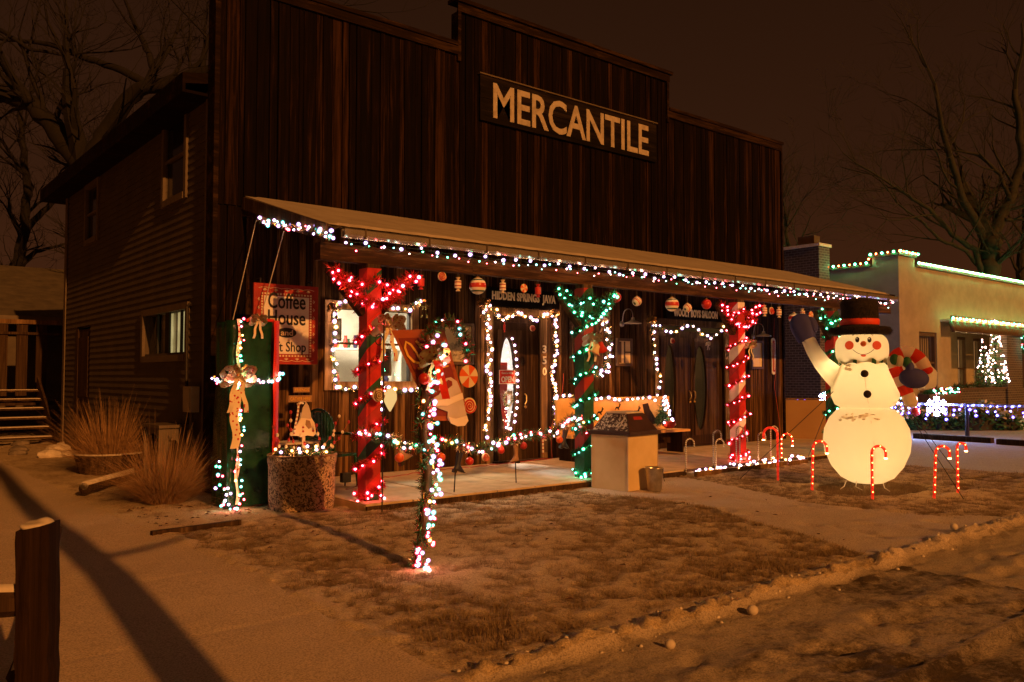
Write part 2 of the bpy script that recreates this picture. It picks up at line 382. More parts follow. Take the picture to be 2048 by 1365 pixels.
def garland(root, path, rad=.05, dens=420, mats=('pine','tinselG'), pal=(0,0,1), name='garland', lw=.004, flat=1.0):
    mb = MB(); mb.pal = pal; tinsel(mb, path, rad, dens, lw, random.randint(0, 999), flat)
    return mb.build(name, [M[m] for m in mats], root)
def text_mesh(s, w, h, depth=.004, bold=0.0, space=1.0, shear=0):
    c = bpy.data.curves.new('lettering', 'FONT'); c.body = s; c.extrude = 1.0; c.offset = bold; c.space_character = space; c.align_x = 'CENTER'; c.shear = shear
    c.resolution_u = 3
    o = bpy.data.objects.new('lettering', c); COL.objects.link(o); dg = bpy.context.evaluated_depsgraph_get(); dg.update()
    me = bpy.data.meshes.new_from_object(o.evaluated_get(dg)); bpy.data.objects.remove(o)
    co = np.zeros(len(me.vertices)*3); me.vertices.foreach_get('co', co); co = co.reshape(-1,3)
    lo = co.min(0); hi = co.max(0); co = (co-(lo+hi)/2)/np.maximum(hi-lo, 1e-6); co[:,0] *= w; co[:,1] *= h; co[:,2] *= depth
    fs = [tuple(p.vertices) for p in me.polygons]; bpy.data.meshes.remove(me); return co, fs
def letters(name, s, T, w, h, mat, parent, depth=.006, bold=0.0, space=1.0, shear=0, mb=None):
    co, fs = text_mesh(s, w, h, depth, bold, space, shear); own = mb is None; mb = mb or MB(); o_ = mb.T; mb.T = T; mb.add([tuple(x) for x in co], fs); mb.T = o_
    return mb.build(name, M[mat], parent) if own else mb
def faceY(x, y, z, rot=0):   # local x -> +X, local y -> +Z, normal -> -Y
    return Matrix.Translation((x, y, z)) @ Matrix.Rotation(PI/2, 4, 'X') @ Matrix.Rotation(rot, 4, 'Z')
def faceX(x, y, z):   # sign face looking towards -X : local x -> -Y
    return Matrix.Translation((x, y, z)) @ Matrix.Rotation(-PI/2, 4, 'Z') @ Matrix.Rotation(PI/2, 4, 'X')
def spiral(c, r, turns, T=None, n=60, tube=.004, mb=None):
    mb = mb or MB(); mb.T = T; mb.tube([(r*(i/n)*math.cos(turns*2*PI*i/n), r*(i/n)*math.sin(turns*2*PI*i/n), 0) for i in range(n+1)], tube, 5); mb.T = None; return mb
# ================================================================== GROUND
YW, YF, YP, X0, X1 = 10.87, 8.55, 8.25, 3.97, 16.9
def axis(segs):
    out = []
    for a, b, d in segs: out += list(np.arange(a, b, d))
    return np.array(out + [segs[-1][1]])
gx = axis([(-30,-4,1.0),(-4,-.6,.12),(-.6,7,.028),(7,13,.042),(13,22,.09),(22,60,.6)])
gy = axis([(-20,0,1.0),(0,2.2,.08),(2.2,8.5,.03),(8.5,13,.08),(13,24,.2),(24,60,1.2)])
GX, GY = np.meshgrid(gx, gy, indexing='ij')
def vnoise(x, y, s, seed):
    r = np.random.default_rng(seed); T = r.random((256,256)); x = x*s+1000.3; y = y*s+1000.7
    xi = np.floor(x).astype(int); yi = np.floor(y).astype(int); fx = x-xi; fy = y-yi; fx = fx*fx*(3-2*fx); fy = fy*fy*(3-2*fy)
    g = lambda a, b: T[a % 256, b % 256]
    return (g(xi,yi)*(1-fx)+g(xi+1,yi)*fx)*(1-fy) + (g(xi,yi+1)*(1-fx)+g(xi+1,yi+1)*fx)*fy - .5
def fbm(x, y, s, seed, o=4):
    return sum(vnoise(x, y, s*2**i, seed+i)/1.8**i for i in range(o))
def sstep(a, b, x): t = np.clip((x-a)/(b-a), 0, 1); return t*t*(3-2*t)
wob = fbm(GX, GY, 1.1, 3, 3)*.10
ed = fbm(GX, GY, .8, 11, 3)*.5
# the snow path from the porch step down to the kerb: left and right borders as functions of y
pl = np.interp(GY, [3.4, 4.6, 5.4, 6.2, 6.8, 7.8, 9], [6.7, 7.35, 7.7, 7.95, 7.95, 7.75, 7.6]) + ed*.4
pr = np.interp(GY, [3.4, 4.3, 5.0, 5.6, 7.1, 8.4], [9.9, 9.1, 9.2, 9.15, 9.8, 9.9]) + ed*.5
street = GY < 3.38 + wob*.6
walk = (GX < 2.5 + wob*.7) & (GY >= 3.38+wob*.6)
path = (GX > pl) & (GX < pr) & (GY < 8.3)
side = (GX > 14.2 + .6*(8-GY)*0 + ed) & (GY < 12.3)          # driveway between the two buildings
bed = (GX >= 2.5) & (GX < 4.5) & (GY > 8.6)
Z = fbm(GX, GY, .35, 21, 3)*.03
rough = fbm(GX, GY, 6, 31, 4); rough2 = fbm(GX, GY, 14, 41, 3)
Z += np.where(street, -.03 + fbm(GX, GY*1.6, 2.6, 51, 4)*.013 + rough2*.010, 0)
lawnm = ~(street | walk | path | side)
Z += np.where(lawnm, rough*.020 + rough2*.016, 0)
Z += np.where(path, fbm(GX, GY, 3.2, 61, 4)*.016, 0)
Z += np.where(walk, fbm(GX, GY, 3, 71, 4)*.006, 0)
foot = sum(np.exp(-(((GX-a)*math.cos(r)+(GY-b)*math.sin(r))/.13)**4 - ((-(GX-a)*math.sin(r)+(GY-b)*math.cos(r))/.055)**4)
      for a, b, r in [(random.uniform(7.6,9.6), random.uniform(3.7,8), random.uniform(1,2.2)) for _ in range(34)] + [(random.uniform(3,9), random.uniform(2.2,3.1), random.uniform(-.6,.6)) for _ in range(26)])
Z -= foot*.022
# ploughed ridge along the kerb, tyre grooves in the street
rc = 3.46 + wob*.5; rh = .036 + fbm(GX, GY, 13, 81, 4)*.075
Z += np.where(GX > 2.3, np.clip(rh, .01, .2)*np.exp(-((GY-rc)/.095)**2), 0)*sstep(2.2, 2.9, GX)
Z += .03*np.exp(-((GY-3.28-wob)/.09)**2)*(vnoise(GX, GY, 11, 91)+.2)
ty = 2.0 + .02*np.sin(GX); Z -= .05*np.exp(-((GY-ty)/.022)**2)
Z += .03*np.exp(-((GY-ty-.08)/.05)**2)
ty2 = 2.75; Z += .03*np.exp(-((GY-ty2-wob)/.10)**2)*(.5+vnoise(GX, GY, 9, 95))
for k in range(9): Z -= np.where(side, .018*np.exp(-((GX-(15.2+k*.42)-.15*np.sin(GY))/.05)**2), 0)
# soft lip where snow was pushed off the walk
Z += .022*np.exp(-((GX-2.55-wob)/.12)**2)*sstep(3.6, 4, GY)*sstep(10.5, 8.5, GY)*1
pat = ((GX-10.97)/.85)**2 + ((GY-5.72)/.62)**2       # bare ring under the inflatable
Z += np.where(pat < 1.7, .02*sstep(1.0, 1.25, pat) - .01, 0)
Z -= np.where(walk, .005*np.exp(-((((GY+.3) % 1.5)-.75)/.02)**2), 0)
under = (GX > 4.76) & (GX < 17.4) & (GY > 8.3); Z = np.where(under, -.05, Z)
Z -= .3*sstep(40, 60, np.abs(GX)) + .3*sstep(40, 60, np.abs(GY))
# how much snow lies on top (1) against bare grass (0)
S = np.where(street, .66 + fbm(GX, GY, 1.3, 101, 4)*.5 + fbm(GX, GY*2.5, 5, 105, 3)*.3, 1.0)
S = np.where(lawnm, .68 + fbm(GX, GY, .9, 111, 4)*.24 + rough*.42 + rough2*.40, S)
S -= np.where(lawnm, .12*np.exp(-((GX-3.05)/.35)**2)*(GY < 8.2), 0)
S = np.where(bed, .90 + rough*.5, S); S = np.where(path, .98 + fbm(GX, GY, 2, 121, 3)*.2, S); S = np.where(side & ~street, .93 + rough*.2, S)
S = np.where((GY > 3.3) & (GY < 3.65) & (GX > 2.4), .92 + rough*.4, S)
S += .25*np.exp(-((GX-2.55)/.12)**2)*(GY > 3.6)
S = np.where(GX < 2.5-.02+wob*.7, np.where(street, S, 1.0), S)
S = np.where(pat < 1.1, np.minimum(S, sstep(.85, 1.25, pat)*.9), S)
S = np.where((GY > 13) | (GX > 21) & (GY > 8.5), .8+rough*.3, S)
IDX = np.arange(GX.size).reshape(GX.shape)
q = np.stack([IDX[:-1,:-1], IDX[1:,:-1], IDX[1:,1:], IDX[:-1,1:]], -1)
zone = np.where(street, 0, np.where(walk, 1, np.where(path, 2, np.where(side, 3, 4))))
zq = zone[:-1,:-1]
def snowmat(name, grass, snow, lo=.42, hi=.62, bs=.5, nz=38):
    m, t, o = newmat(name); a = N(t, 'ShaderNodeAttribute', attribute_name='snow'); v = coords(t)
    n = noise(t, v, nz, 6, .72); n2 = noise(t, v, 5, 5, .6); n3 = noise(t, v, 130, 2, .6)
    f = math_(t, 'ADD', a.outputs['Fac'], math_(t, 'MULTIPLY', math_(t, 'SUBTRACT', n, .5), .95))
    f = math_(t, 'ADD', f, math_(t, 'MULTIPLY', math_(t, 'SUBTRACT', n2, .5), .35))
    fac = ramp(t, f, [(lo, (0,0,0)), (hi, (1,1,1))])
    gcol = mixc(t, n2, grass, tuple(x*.5 for x in grass)); scol = mixc(t, n2, snow, tuple(x*.82 for x in snow))
    n4 = noise(t, v, 85, 3, .8); grain = ramp(t, n4, [(.36, (.52,.50,.48)), (.50, (.95,.95,.95)), (.66, (1.22,1.20,1.15))])
    col = mixc(t, 1.0, mixc(t, fac, gcol, scol), grain, 'MULTIPLY')
    h = math_(t, 'ADD', n, math_(t, 'MULTIPLY', n3, .5)); surf(t, o, col, .9, 0, h, bs, .012, .2); return m
M['farground'] = pmat('distant snowy ground', (.10,.085,.07), (.05,.04,.035), .05, .95, bstr=0)
SN = (.60,.55,.50)
gm = [('street', snowmat('trodden street snow', (.12,.085,.05), (.46,.38,.29), .42, .80, 1.0, 20)),
      ('sidewalk', snowmat('fresh snow on the walk', (.3,.25,.2), (.60,.47,.34), .2, .5, .35, 60)),
      ('path', snowmat('walked snow path', (.25,.2,.14), (.58,.48,.38), .25, .7, .5, 40)),
      ('driveway', snowmat('driven snow', (.12,.11,.10), (.55,.54,.55), .35, .8, .5, 12)),
      ('ground', snowmat('snow dusted lawn', (.19,.11,.038), (.64,.50,.32), .38, .92, 1.0, 40))]
def nparr_mesh(name, V, F, mats, attr=None):
    me = bpy.data.meshes.new(name); me.vertices.add(len(V)); me.vertices.foreach_set('co', V.astype(np.float32).ravel())
    k = F.shape[1]; me.loops.add(F.size); me.loops.foreach_set('vertex_index', F.astype(np.int32).ravel())
    me.polygons.add(len(F)); me.polygons.foreach_set('loop_start', np.arange(0, F.size, k, dtype=np.int32))
    me.polygons.foreach_set('loop_total', np.full(len(F), k, dtype=np.int32)); me.update(calc_edges=True)
    if attr is not None: a = me.attributes.new('snow', 'FLOAT', 'POINT'); a.data.foreach_set('value', attr.astype(np.float32).ravel())
    for m in mats: me.materials.append(m)
    o = bpy.data.objects.new(name, me); COL.objects.link(o); return o
VV = np.stack([GX, GY, Z], -1).reshape(-1,3); SS = S.reshape(-1)
for zi, (nm, mt) in enumerate(gm):
    F = q[zq == zi].reshape(-1,4); u, inv = np.unique(F, return_inverse=True)
    o = nparr_mesh(nm, VV[u], inv.reshape(-1,4), [mt], SS[u]); o.data.polygons.foreach_set('use_smooth', [True]*len(o.data.polygons)); tag(o, kind='structure')
o = MB().box(-500,500,-500,500,-1.2,-.5).build('terrain', M['farground']); tag(o, kind='structure')
def zat(x, y):
    i = min(max(np.searchsorted(gx, x)-1, 0), len(gx)-2); j = min(max(np.searchsorted(gy, y)-1, 0), len(gy)-2); return float(Z[i, j])
# lawn blades poking through the snow
nb = 80000
bx = np.concatenate([RNG.uniform(2.55, 8.4, nb*2), RNG.uniform(8.4, 15, nb)]); by = np.concatenate([RNG.uniform(3.5, 8.2, nb*2), RNG.uniform(3.5, 8.2, nb)])
ii = np.clip(np.searchsorted(gx, bx)-1, 0, len(gx)-2); jj = np.clip(np.searchsorted(gy, by)-1, 0, len(gy)-2)
keep = (zone[ii, jj] == 4) & (S[ii, jj] < RNG.uniform(.25, .86, len(bx))) & (RNG.random(len(bx)) < np.clip(1.25-by*.07, .3, 1))
bx, by, bz = bx[keep], by[keep], Z[ii, jj][keep]; n = len(bx)
L = RNG.uniform(.015, .05, n); az = RNG.uniform(0, 2*PI, n); ln = RNG.uniform(.2, 1.1, n); w = RNG.uniform(.0015, .003, n)
dx, dy = np.cos(az), np.sin(az)
A = np.stack([bx-dy*w, by+dx*w, bz-.004], -1); B = np.stack([bx+dy*w, by-dx*w, bz-.004], -1)
Cc = np.stack([bx+dx*L*ln, by+dy*L*ln, bz+L*.9], -1)
tag(nparr_mesh('lawn_grass', np.stack([A, B, Cc], 1).reshape(-1,3), np.arange(n*3).reshape(-1,3), [M['lawnblade']]), 'short winter grass poking through thin snow', 'grass', kind='stuff')
# loose snow lumps on the ridge, and fallen leaves
lb = MB()
for i in range(170):
    x = random.uniform(2.5, 13); y = 3.45+random.gauss(0,.10); r = random.uniform(.004, .015)
    lb.sphere((x, y, zat(x,y)+r*.2), (r*random.uniform(.8,1.6), r*random.uniform(.8,1.3), r*.8), 5, 4)
tag(lb.build('snow_crumbs', M['snow'], smooth=True), 'crumbs of ploughed snow along the kerb', 'snow', kind='stuff')
for k, (u, v, r, lab) in enumerate([(1505,1200,.035,'round snowball lying near the middle of the ploughed ridge'), (1340,1262,.03,'small snowball lying on the near end of the ridge'), (1908,1055,.035,'snowball lying at the far right end of the ridge')]):
    p = PG(u, v, .06); o = MB().sphere((0,0,0), (r*1.1, r, r*.95), 14, 10).build('snowball', M['snow'], smooth=True); o.location = (p.x, p.y, zat(p.x,p.y)+r*.8); tag(o, lab, 'snowball', 'snowballs on the ploughed ridge')
lf = MB()
for i in range(150):
    x = random.uniform(2.6, 4.4) if i < 90 else random.uniform(2.8, 9); y = random.uniform(8.6, 10.2) if i < 90 else random.uniform(4, 8.1)
    z = zat(x,y)+.012; s = random.uniform(.015,.035); a = random.random()*6; c_, s_ = math.cos(a)*s, math.sin(a)*s
    lf.add([(x-c_,y-s_,z),(x+s_*.5,y-c_*.5,z+.012),(x+c_,y+s_,z+.006),(x-s_*.5,y+c_*.5,z+.016)], [(0,1,2,3)])
tag(lf.build('fallen_leaves', M['brownleaf']), 'dead brown leaves scattered on the snow', 'leaves', kind='stuff')

# ================================================================== MERCANTILE BUILDING
bld = thing('shop_building', 'dark two storey wooden mercantile building with stepped false front and snowy porch roof', 'building', (10.4, 12, 0))
PZ = .08
OPEN = [(5.62,6.95,1.42,2.46), (8.52,9.56,PZ,2.50), (12.62,14.72,PZ,2.50)]
def boards(mb, xa, xb, za, zbf, y, step=(.14,.30), seed=1, ops=()):
    rr = random.Random(seed); x = xa; cuts = sorted(v for o_ in ops for v in o_[:2])
    while x < xb-1e-6:
        nx = min(xb, x+rr.uniform(*step))
        for c in cuts:
            if x+1e-6 < c < nx or abs(c-nx) < .04: nx = c if c > x+1e-6 else nx
        if xb-nx < .05: nx = xb
        mid = (x+nx)/2; zt = zbf(mid); segs = [(za, zt)]
        for o_ in ops:
            if o_[0] < mid < o_[1]: segs = [s_ for a, b in segs for s_ in ((a, min(b, o_[2])), (max(a, o_[3]), b)) if s_[1]-s_[0] > .02]
        mb.a = rr.random()**2.2 + .01; dd = rr.uniform(0, .018); g = .004 if rr.random() < .8 else .01
        for a, b in segs: mb.box(x+g, nx-g, y-dd, y+.03, a+rr.uniform(0,.01), b-rr.uniform(0,.01))
        x = nx
    mb.a = 0
top = lambda x: 7.50 if 7.86 < x < 12.95 else 6.78
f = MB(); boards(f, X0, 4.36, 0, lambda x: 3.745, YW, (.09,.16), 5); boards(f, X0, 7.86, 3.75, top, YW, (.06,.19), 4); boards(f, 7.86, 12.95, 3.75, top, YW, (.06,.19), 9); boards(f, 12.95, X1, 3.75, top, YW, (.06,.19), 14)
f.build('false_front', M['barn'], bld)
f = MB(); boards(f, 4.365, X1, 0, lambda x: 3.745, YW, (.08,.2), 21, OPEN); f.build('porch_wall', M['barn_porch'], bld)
bk = MB()   # backing behind the boards, split round the openings
xs = [X0+.02] + [v for o_ in OPEN for v in o_[:2]] + [X1-.02]
for i in range(0, len(xs), 2): bk.box(xs[i], xs[i+1], YW+.032, YW+.10, -.05, 3.75)
for o_ in OPEN:
    bk.box(o_[0], o_[1], YW+.032, YW+.10, o_[3], 3.75)
    if o_[2] > .5: bk.box(o_[0], o_[1], YW+.032, YW+.10, -.05, o_[2])
bk.box(X0+.02, X1-.02, YW+.032, YW+.10, 3.751, 6.75); bk.box(7.88, 12.93, YW+.032, YW+.10, 6.751, 7.45); bk.build('wall_backing', M['dark'], bld)
t = MB(); t.a = .35
t.box(X0-.09, 7.80, YW-.07, YW+.16, 6.80, 6.86); t.box(X0-.06, 7.80, YW-.045, YW-.018, 6.66, 6.798)
t.box(12.99, X1+.09, YW-.07, YW+.16, 6.80, 6.86); t.box(12.99, X1+.06, YW-.045, YW-.018, 6.66, 6.798)
t.box(7.74, 13.07, YW-.09, YW+.16, 7.52, 7.58); t.box(7.80, 13.01, YW-.05, YW-.019, 7.37, 7.518)
for x in (7.80, 12.93): t.box(x, x+.06, YW-.05, YW+.14, 6.56, 7.368)
t.box(X0-.07, X0-.005, YW-.05, YW+.2, 0, 6.655); t.box(X1+.005, X1+.06, YW-.05, YW+.2, 0, 6.655)
t.build('cornice_trim', M['cornice'], bld)
# plain rear body and the lap-sided flank
b = MB(); b.box(X0+.12, 5.0, 19.3, 19.44, 0, 5.4); b.box(X1-.14, X1, YW+.2, 19.44, 0, 5.4); b.box(5.0, X1-.14, 19.3, 19.44, 0, 5.4); b.build('rear_wall', M['siding'], bld)
WN = [(12.06,12.98,4.10,5.28), (16.88,17.74,4.10,5.10), (11.90,13.88,1.80,2.44), (17.30,18.35,0,2.45)]
s = MB(); z = .05; rr = random.Random(3)
while z < 5.32:
    z2 = min(z+.105, 5.32); segs = [(YW+.21, 19.44)]
    for o_ in WN:
        if o_[2] < z+.05 < o_[3]: segs = [q_ for a, b2 in segs for q_ in ((a, min(b2, o_[0])), (max(a, o_[1]), b2)) if q_[1]-q_[0] > .02]
    for a, b2 in segs:
        s.add([(X0-.022,a,z),(X0-.022,b2,z),(X0-.004,b2,z2+.004),(X0-.004,a,z2+.004),(X0+.05,a,z),(X0+.05,b2,z),(X0+.05,b2,z2),(X0+.05,a,z2)],
              [(0,3,2,1),(0,1,5,4),(3,7,6,2),(0,4,7,3),(1,2,6,5)])
    z = z2
s.build('side_wall', M['siding'], bld)
bk = MB(); ys = sorted({YW+.2, 19.44, *[v for o_ in WN for v in o_[:2]]})
for a, b2 in zip(ys, ys[1:]):
    segs = [(0, 5.35)]
    for o_ in WN:
        if o_[0] < (a+b2)/2 < o_[1]: segs = [q_ for c, d in segs for q_ in ((c, min(d, o_[2])), (max(c, o_[3]), d)) if q_[1]-q_[0] > .02]
    for c, d in segs: bk.box(X0+.05, X0+.12, a, b2, c, d)
bk.build('side_backing', M['siding'], bld)
for ya_, yb_ in ((YW+.2, YW+.34), (19.3, 19.46)): MB().box(X0-.045, X0-.024, ya_, yb_, .05, 5.3).build('corner_board', M['trim'], bld)
r = MB(); r.prism([(X0-.36,5.32),(10.4,6.55),(X1+.4,5.28),(X1+.4,5.42),(10.4,6.69),(X0-.36,5.46)], YW+.2, 20.1, 'y'); r.build('main_roof', M['cornice'], bld)
t = MB(); t.box(X0-.40, X0-.361, YW+.2, 20.15, 5.20, 5.46); t.box(X0-.359, X0+.1, YW+.2, 20.1, 5.20, 5.24); t.box(X0-.39, X0+.9, 20.1, 20.15, 5.22, 5.40); t.build('fascia', M['cornice'], bld)
for k, (ya, yb, za, zb) in enumerate(WN[:3]):
    fr = MB(); w = .09
    fr.box(X0-.05, X0-.005, ya-w, ya+.005, za-w, zb+w); fr.box(X0-.05, X0-.005, yb-.005, yb+w, za-w, zb+w)
    fr.box(X0-.05, X0-.005, ya+.006, yb-.006, zb-.005, zb+w); fr.box(X0-.06, X0-.005, ya+.006, yb-.006, za-w, za+.005)
    if k < 2: fr.box(X0-.02, X0+.03, ya+.006, yb-.006, (za+zb)/2-.02, (za+zb)/2+.02)
    fo = fr.build('window_frame', M['trim'], bld)
    if k < 2: MB().box(X0+.02, X0+.026, ya, yb, za, zb).build('pane', M['dglass'], fo)
    else:
        for ya_, yb_ in ((12.80,12.98),(12.25,12.30),(13.35,13.40)): MB().box(X0+.02, X0+.05, ya_, yb_, za, zb).build('mullion', M['dark'], fo)
        MB().box(X0+.055, X0+.06, ya, yb, za, zb).build('pane', M['glass'], fo)
        for ya2, yb2 in ((11.92,12.24),(13.0,13.34),(12.32,12.78)): MB().box(X0+.14, X0+.15, ya2, yb2, za, zb).build('curtain', M['litcurtain'], fo)
        MB().box(X0+.30, X0+.33, 11.7, 14.1, 1.6, 2.6).build('inner_wall', M['room'], fo)
d = MB(); d.box(X0+.0, X0+.04, 17.32, 18.33, .02, 2.4); d.box(X0-.02, X0-.003, 17.45, 18.2, 1.1, 2.25); d.box(X0-.03, X0+.0, 18.2, 18.36, .02, 2.42); dr = d.build('side_door', M['greywood'], bld)
# porch roof
EY, EZ, RT = 8.47, 3.165, 3.84; XA, XB = 4.33, 17.3
r = MB(); n = 430; vs = []; fs = []
for i in range(n+1):
    x = XA + (XB-XA)*i/n; dz = .014*math.sin(i*PI/2.1)
    vs += [(x, YW-.02, RT+dz), (x, EY, EZ+dz), (x, YW-.02, RT+dz-.01), (x, EY, EZ+dz-.01)]
for i in range(n): a = i*4; fs += [(a, a+1, a+5, a+4), (a+2, a+6, a+7, a+3), (a+1, a+3, a+7, a+5)]
r.add(vs, fs); r.build('porch_roof', M['metalroof'], bld, smooth=True)
r = MB(); vs = []; fs = []; n = 300
for i in range(n+1):
    x = XA + (XB-XA)*i/n; e1 = EY+.07+.02*math.sin(i*.7)+random.uniform(-.008,.008); k = (RT-EZ)/(YW-EY); th = .05
    ew = .0 if 3 < i < n-3 else .01
    vs += [(x, e1, EZ+(e1-EY)*k+.016), (x, e1+.012, EZ+(e1-EY)*k+th-ew*2), (x, YW-.05, RT+.06-ew), (x, YW-.028, RT+.018)]
for i in range(n): a = i*4; fs += [(a, a+1, a+5, a+4), (a+1, a+2, a+6, a+5), (a+2, a+3, a+7, a+6)]
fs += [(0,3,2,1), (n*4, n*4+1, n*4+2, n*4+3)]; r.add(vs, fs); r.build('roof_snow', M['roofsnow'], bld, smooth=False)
g = MB(); vs = []; fs = []; prof = [(-.002+.055*math.cos(a), -.055+.055*math.sin(a)) for a in [PI*(1+i/8) for i in range(9)]]
prof = [(EY-.075, EZ-.01), (EY-.085, EZ-.02), (EY-.085, EZ-.080), (EY-.06, EZ-.110), (EY-.0, EZ-.110), (EY+.0, EZ-.02)]
for x in (4.5, XB+.05):
    for y, z in prof: vs.append((x, y, z))
    for y, z in reversed(prof): vs.append((x, y+.004 if y < EY-.03 else y-.004, z+.004))
m_ = len(prof)*2; fs = [(i, (i+1) % m_, m_+(i+1) % m_, m_+i) for i in range(m_)] + [tuple(range(m_)), tuple(range(2*m_-1, m_-1, -1))]
g.add(vs, fs); go = g.build('gutter', M['gutter'], bld)
for i in range(15):
    x = 4.75 + i*.87; MB().box(x, x+.022, EY-.090, EY+.02, EZ-.115, EZ-.002).build('gutter_strap', M['metalroof'], go)
bm = MB(); bm.a = .3; bm.box(4.25, 6.35, YF-.07, YF+.07, 2.79, 2.985); bm.a = .6; bm.box(6.354, 17.2, YF-.07, YF+.07, 2.79, 2.985); bm.build('porch_beam', M['beam'], bld)
bm = MB(); bm.a = .4
for x in (4.36, 7.0, 9.6, 12.2, 14.8, 17.1):
    bm.bar((x, YW-.03, RT-.13), (x, EY+.04, EZ-.10), .06, .13)
bm.box(4.3, 17.2, YW-.10, YW-.024, 3.62, 3.72); bm.build('rafter', M['beam'], bld)
for xr in (XA-.02, XB+.02): MB().bar((xr, YW-.03, RT-.045), (xr, EY-.01, EZ-.055), .035, .16).build('rake_board', M['greywood'], bld)
fl = MB(); x = 4.71; rr = random.Random(2)
while x < 17.2:
    fl.box(x+.006, min(x+.62,17.3)-.006, YP+rr.uniform(-.01,.01), YW-.02, -.04, PZ+rr.uniform(-.003,.003)); x += .62
fl.box(4.71, 17.3, YP+.03, YW-.03, -.1, PZ-.02); fl.build('porch_floor', M['conc'], bld); MB().box(4.70, 17.32, YP-.045, YP-.018, -.06, .062).build('porch_edge_strip', M['greywood'], bld)  # dark strip added along the floor's front edge
PX_ = [4.92, 8.37, 11.97, PY(1664,700,YF).x]
for k, x in enumerate(PX_):
    p = MB(); p.a = .2+.2*k; p.box(x-.085, x+.085, YF-.085, YF+.085, PZ+.004, 2.788); po = p.build('porch_post', M['greywood'], bld)
    br = MB()
    for s_ in (-1, 1):
        br.a = .5; br.bar((x+s_*.09, YF, 2.22), (x+s_*.52, YF, 2.70), .10, .10, (0,1,0))
    br.build('brace', M['beam'], po)
# main window with a lit shop behind
f = MB(); f.a = .3
f.box(5.50,5.62,YW-.06,YW-.02,1.30,2.58); f.box(6.95,7.07,YW-.06,YW-.02,1.30,2.58); f.box(5.62,6.95,YW-.06,YW-.02,2.46,2.58); f.box(5.62,6.95,YW-.08,YW-.02,1.30,1.42)
f.box(6.255,6.315,YW-.0,YW+.05,1.42,2.46); f.box(5.62,6.255,YW-.0,YW+.05,1.955,1.985); f.box(6.315,6.95,YW-.0,YW+.05,1.955,1.985)
wf = f.build('window_frame', M['trimwood'], bld); MB().box(5.62,6.95,YW+.06,YW+.064,1.42,2.46).build('pane', M['glass'], wf)
# interior seen through the glass
sh = MB(); sh.box(4.15,11.4,13.4,13.5,PZ,3.2); sh.box(4.15,4.25,YW+.11,13.4,PZ,3.2); sh.box(8.35,8.40,YW+.11,13.4,PZ,3.2); sh.box(11.3,11.4,YW+.11,13.4,PZ,3.2)
sh.box(4.25,11.3,YW+.11,13.4,3.2,3.25); sh.box(4.25,11.3,YW+.11,13.4,-.02,PZ-.01); sh.build('shop_interior', M['room'], bld)
sh = MB(); sh.box(12.2,12.25,YW+.11,12.3,PZ,3.0); sh.box(15.2,15.25,YW+.11,12.3,PZ,3.0); sh.box(12.25,15.2,12.3,12.35,PZ,3.0); sh.box(12.2,15.25,YW+.11,12.35,3.0,3.05); sh.build('saloon_interior', M['curtain'], bld)
# doors
def door(x0, x1, ov, nm, hand):
    f = MB(); f.a = .3; f.ringrect(ov[0], ov[1], ov[2], ov[3], x0, x1, PZ+.01, 2.40, YW+.02, YW+.06, 44); d = f.build(nm, M['door'], bld)
    t = MB(); t.a = .6; t.ringrect(ov[0], ov[1], ov[2], ov[3], x0+.10, x1-.10, .30, 2.27, YW+.004, YW+.019, 44)
    mo = t.build('door_moulding', M['door'], d)
    MB().prism([(ov[0]+ov[2]*1.02*math.cos(a*2*PI/40), ov[1]+ov[3]*1.01*math.sin(a*2*PI/40)) for a in range(40)], YW+.062, YW+.066).build('oval_pane', M['glass'], d)
    h = MB(); hx = x1-.06 if hand > 0 else x0+.06; h.tube([(hx, YW+.0, 1.20),(hx, YW-.045, 1.17),(hx, YW-.05, 1.08),(hx, YW-.01, 1.02)], .011, 6); h.sphere((hx, YW-.02, .98), .025, 10, 6); h.build('handle', M['gold'], d)
    return d
OJ = (8.87, 1.38, .165, .765); door(8.56, 9.30, OJ, 'front_door', 1)
f = MB(); f.a = .25; f.box(9.30,9.56,YW+.02,YW+.06,PZ+.01,2.40); f.box(8.52,9.56,YW+.02,YW+.07,2.401,2.50); f.build('side_panel', M['door'], bld)
door(12.64, 13.66, (13.02, 1.26, .175, .86), 'saloon_door', 1); door(13.68, 14.70, (13.97, 1.26, .215, .86), 'saloon_door', -1)
def casing(x0, x1, zt, m='trimwood', w=.14):
    f = MB(); f.a = .45; f.box(x0-w, x0, YW-.06, YW-.02, PZ, zt+.02); f.a = .7; f.box(x1, x1+w, YW-.06, YW-.02, PZ, zt+.02); f.a = .2; f.box(x0-w-.04, x1+w+.04, YW-.075, YW-.021, zt+.022, zt+.15); f.build('door_casing', M[m], bld)
casing(8.52, 9.56, 2.48); casing(12.62, 14.72, 2.48, 'greywood', .12)
MB().box(8.5, 9.6, YW-.16, YW-.02, PZ+.004, PZ+.03).build('threshold', M['greywood'], bld)
# interior lamps of the shop (lit in the photograph)
def area(name, loc, size, power, col, rot=(0,0,0)):
    l = bpy.data.lights.new(name, 'AREA'); l.energy = power; l.size = size; l.color = col; o = bpy.data.objects.new(name, l); COL.objects.link(o); o.location = loc; o.rotation_euler = rot; return o
def point(name, loc, power, col, r=.05):
    l = bpy.data.lights.new(name, 'POINT'); l.energy = power; l.color = col; l.shadow_soft_size = r; o = bpy.data.objects.new(name, l); COL.objects.link(o); o.location = loc; return o
area('shop_lamp', (6.0, 12.2, 3.15), .6, 290, (1,.86,.62)); area('shop_lamp', (9.2, 12.2, 3.15), .4, 300, (.95,.93,1.0)); area('saloon_lamp', (13.6, 11.7, 2.95), .3, 7, (1,.75,.42))
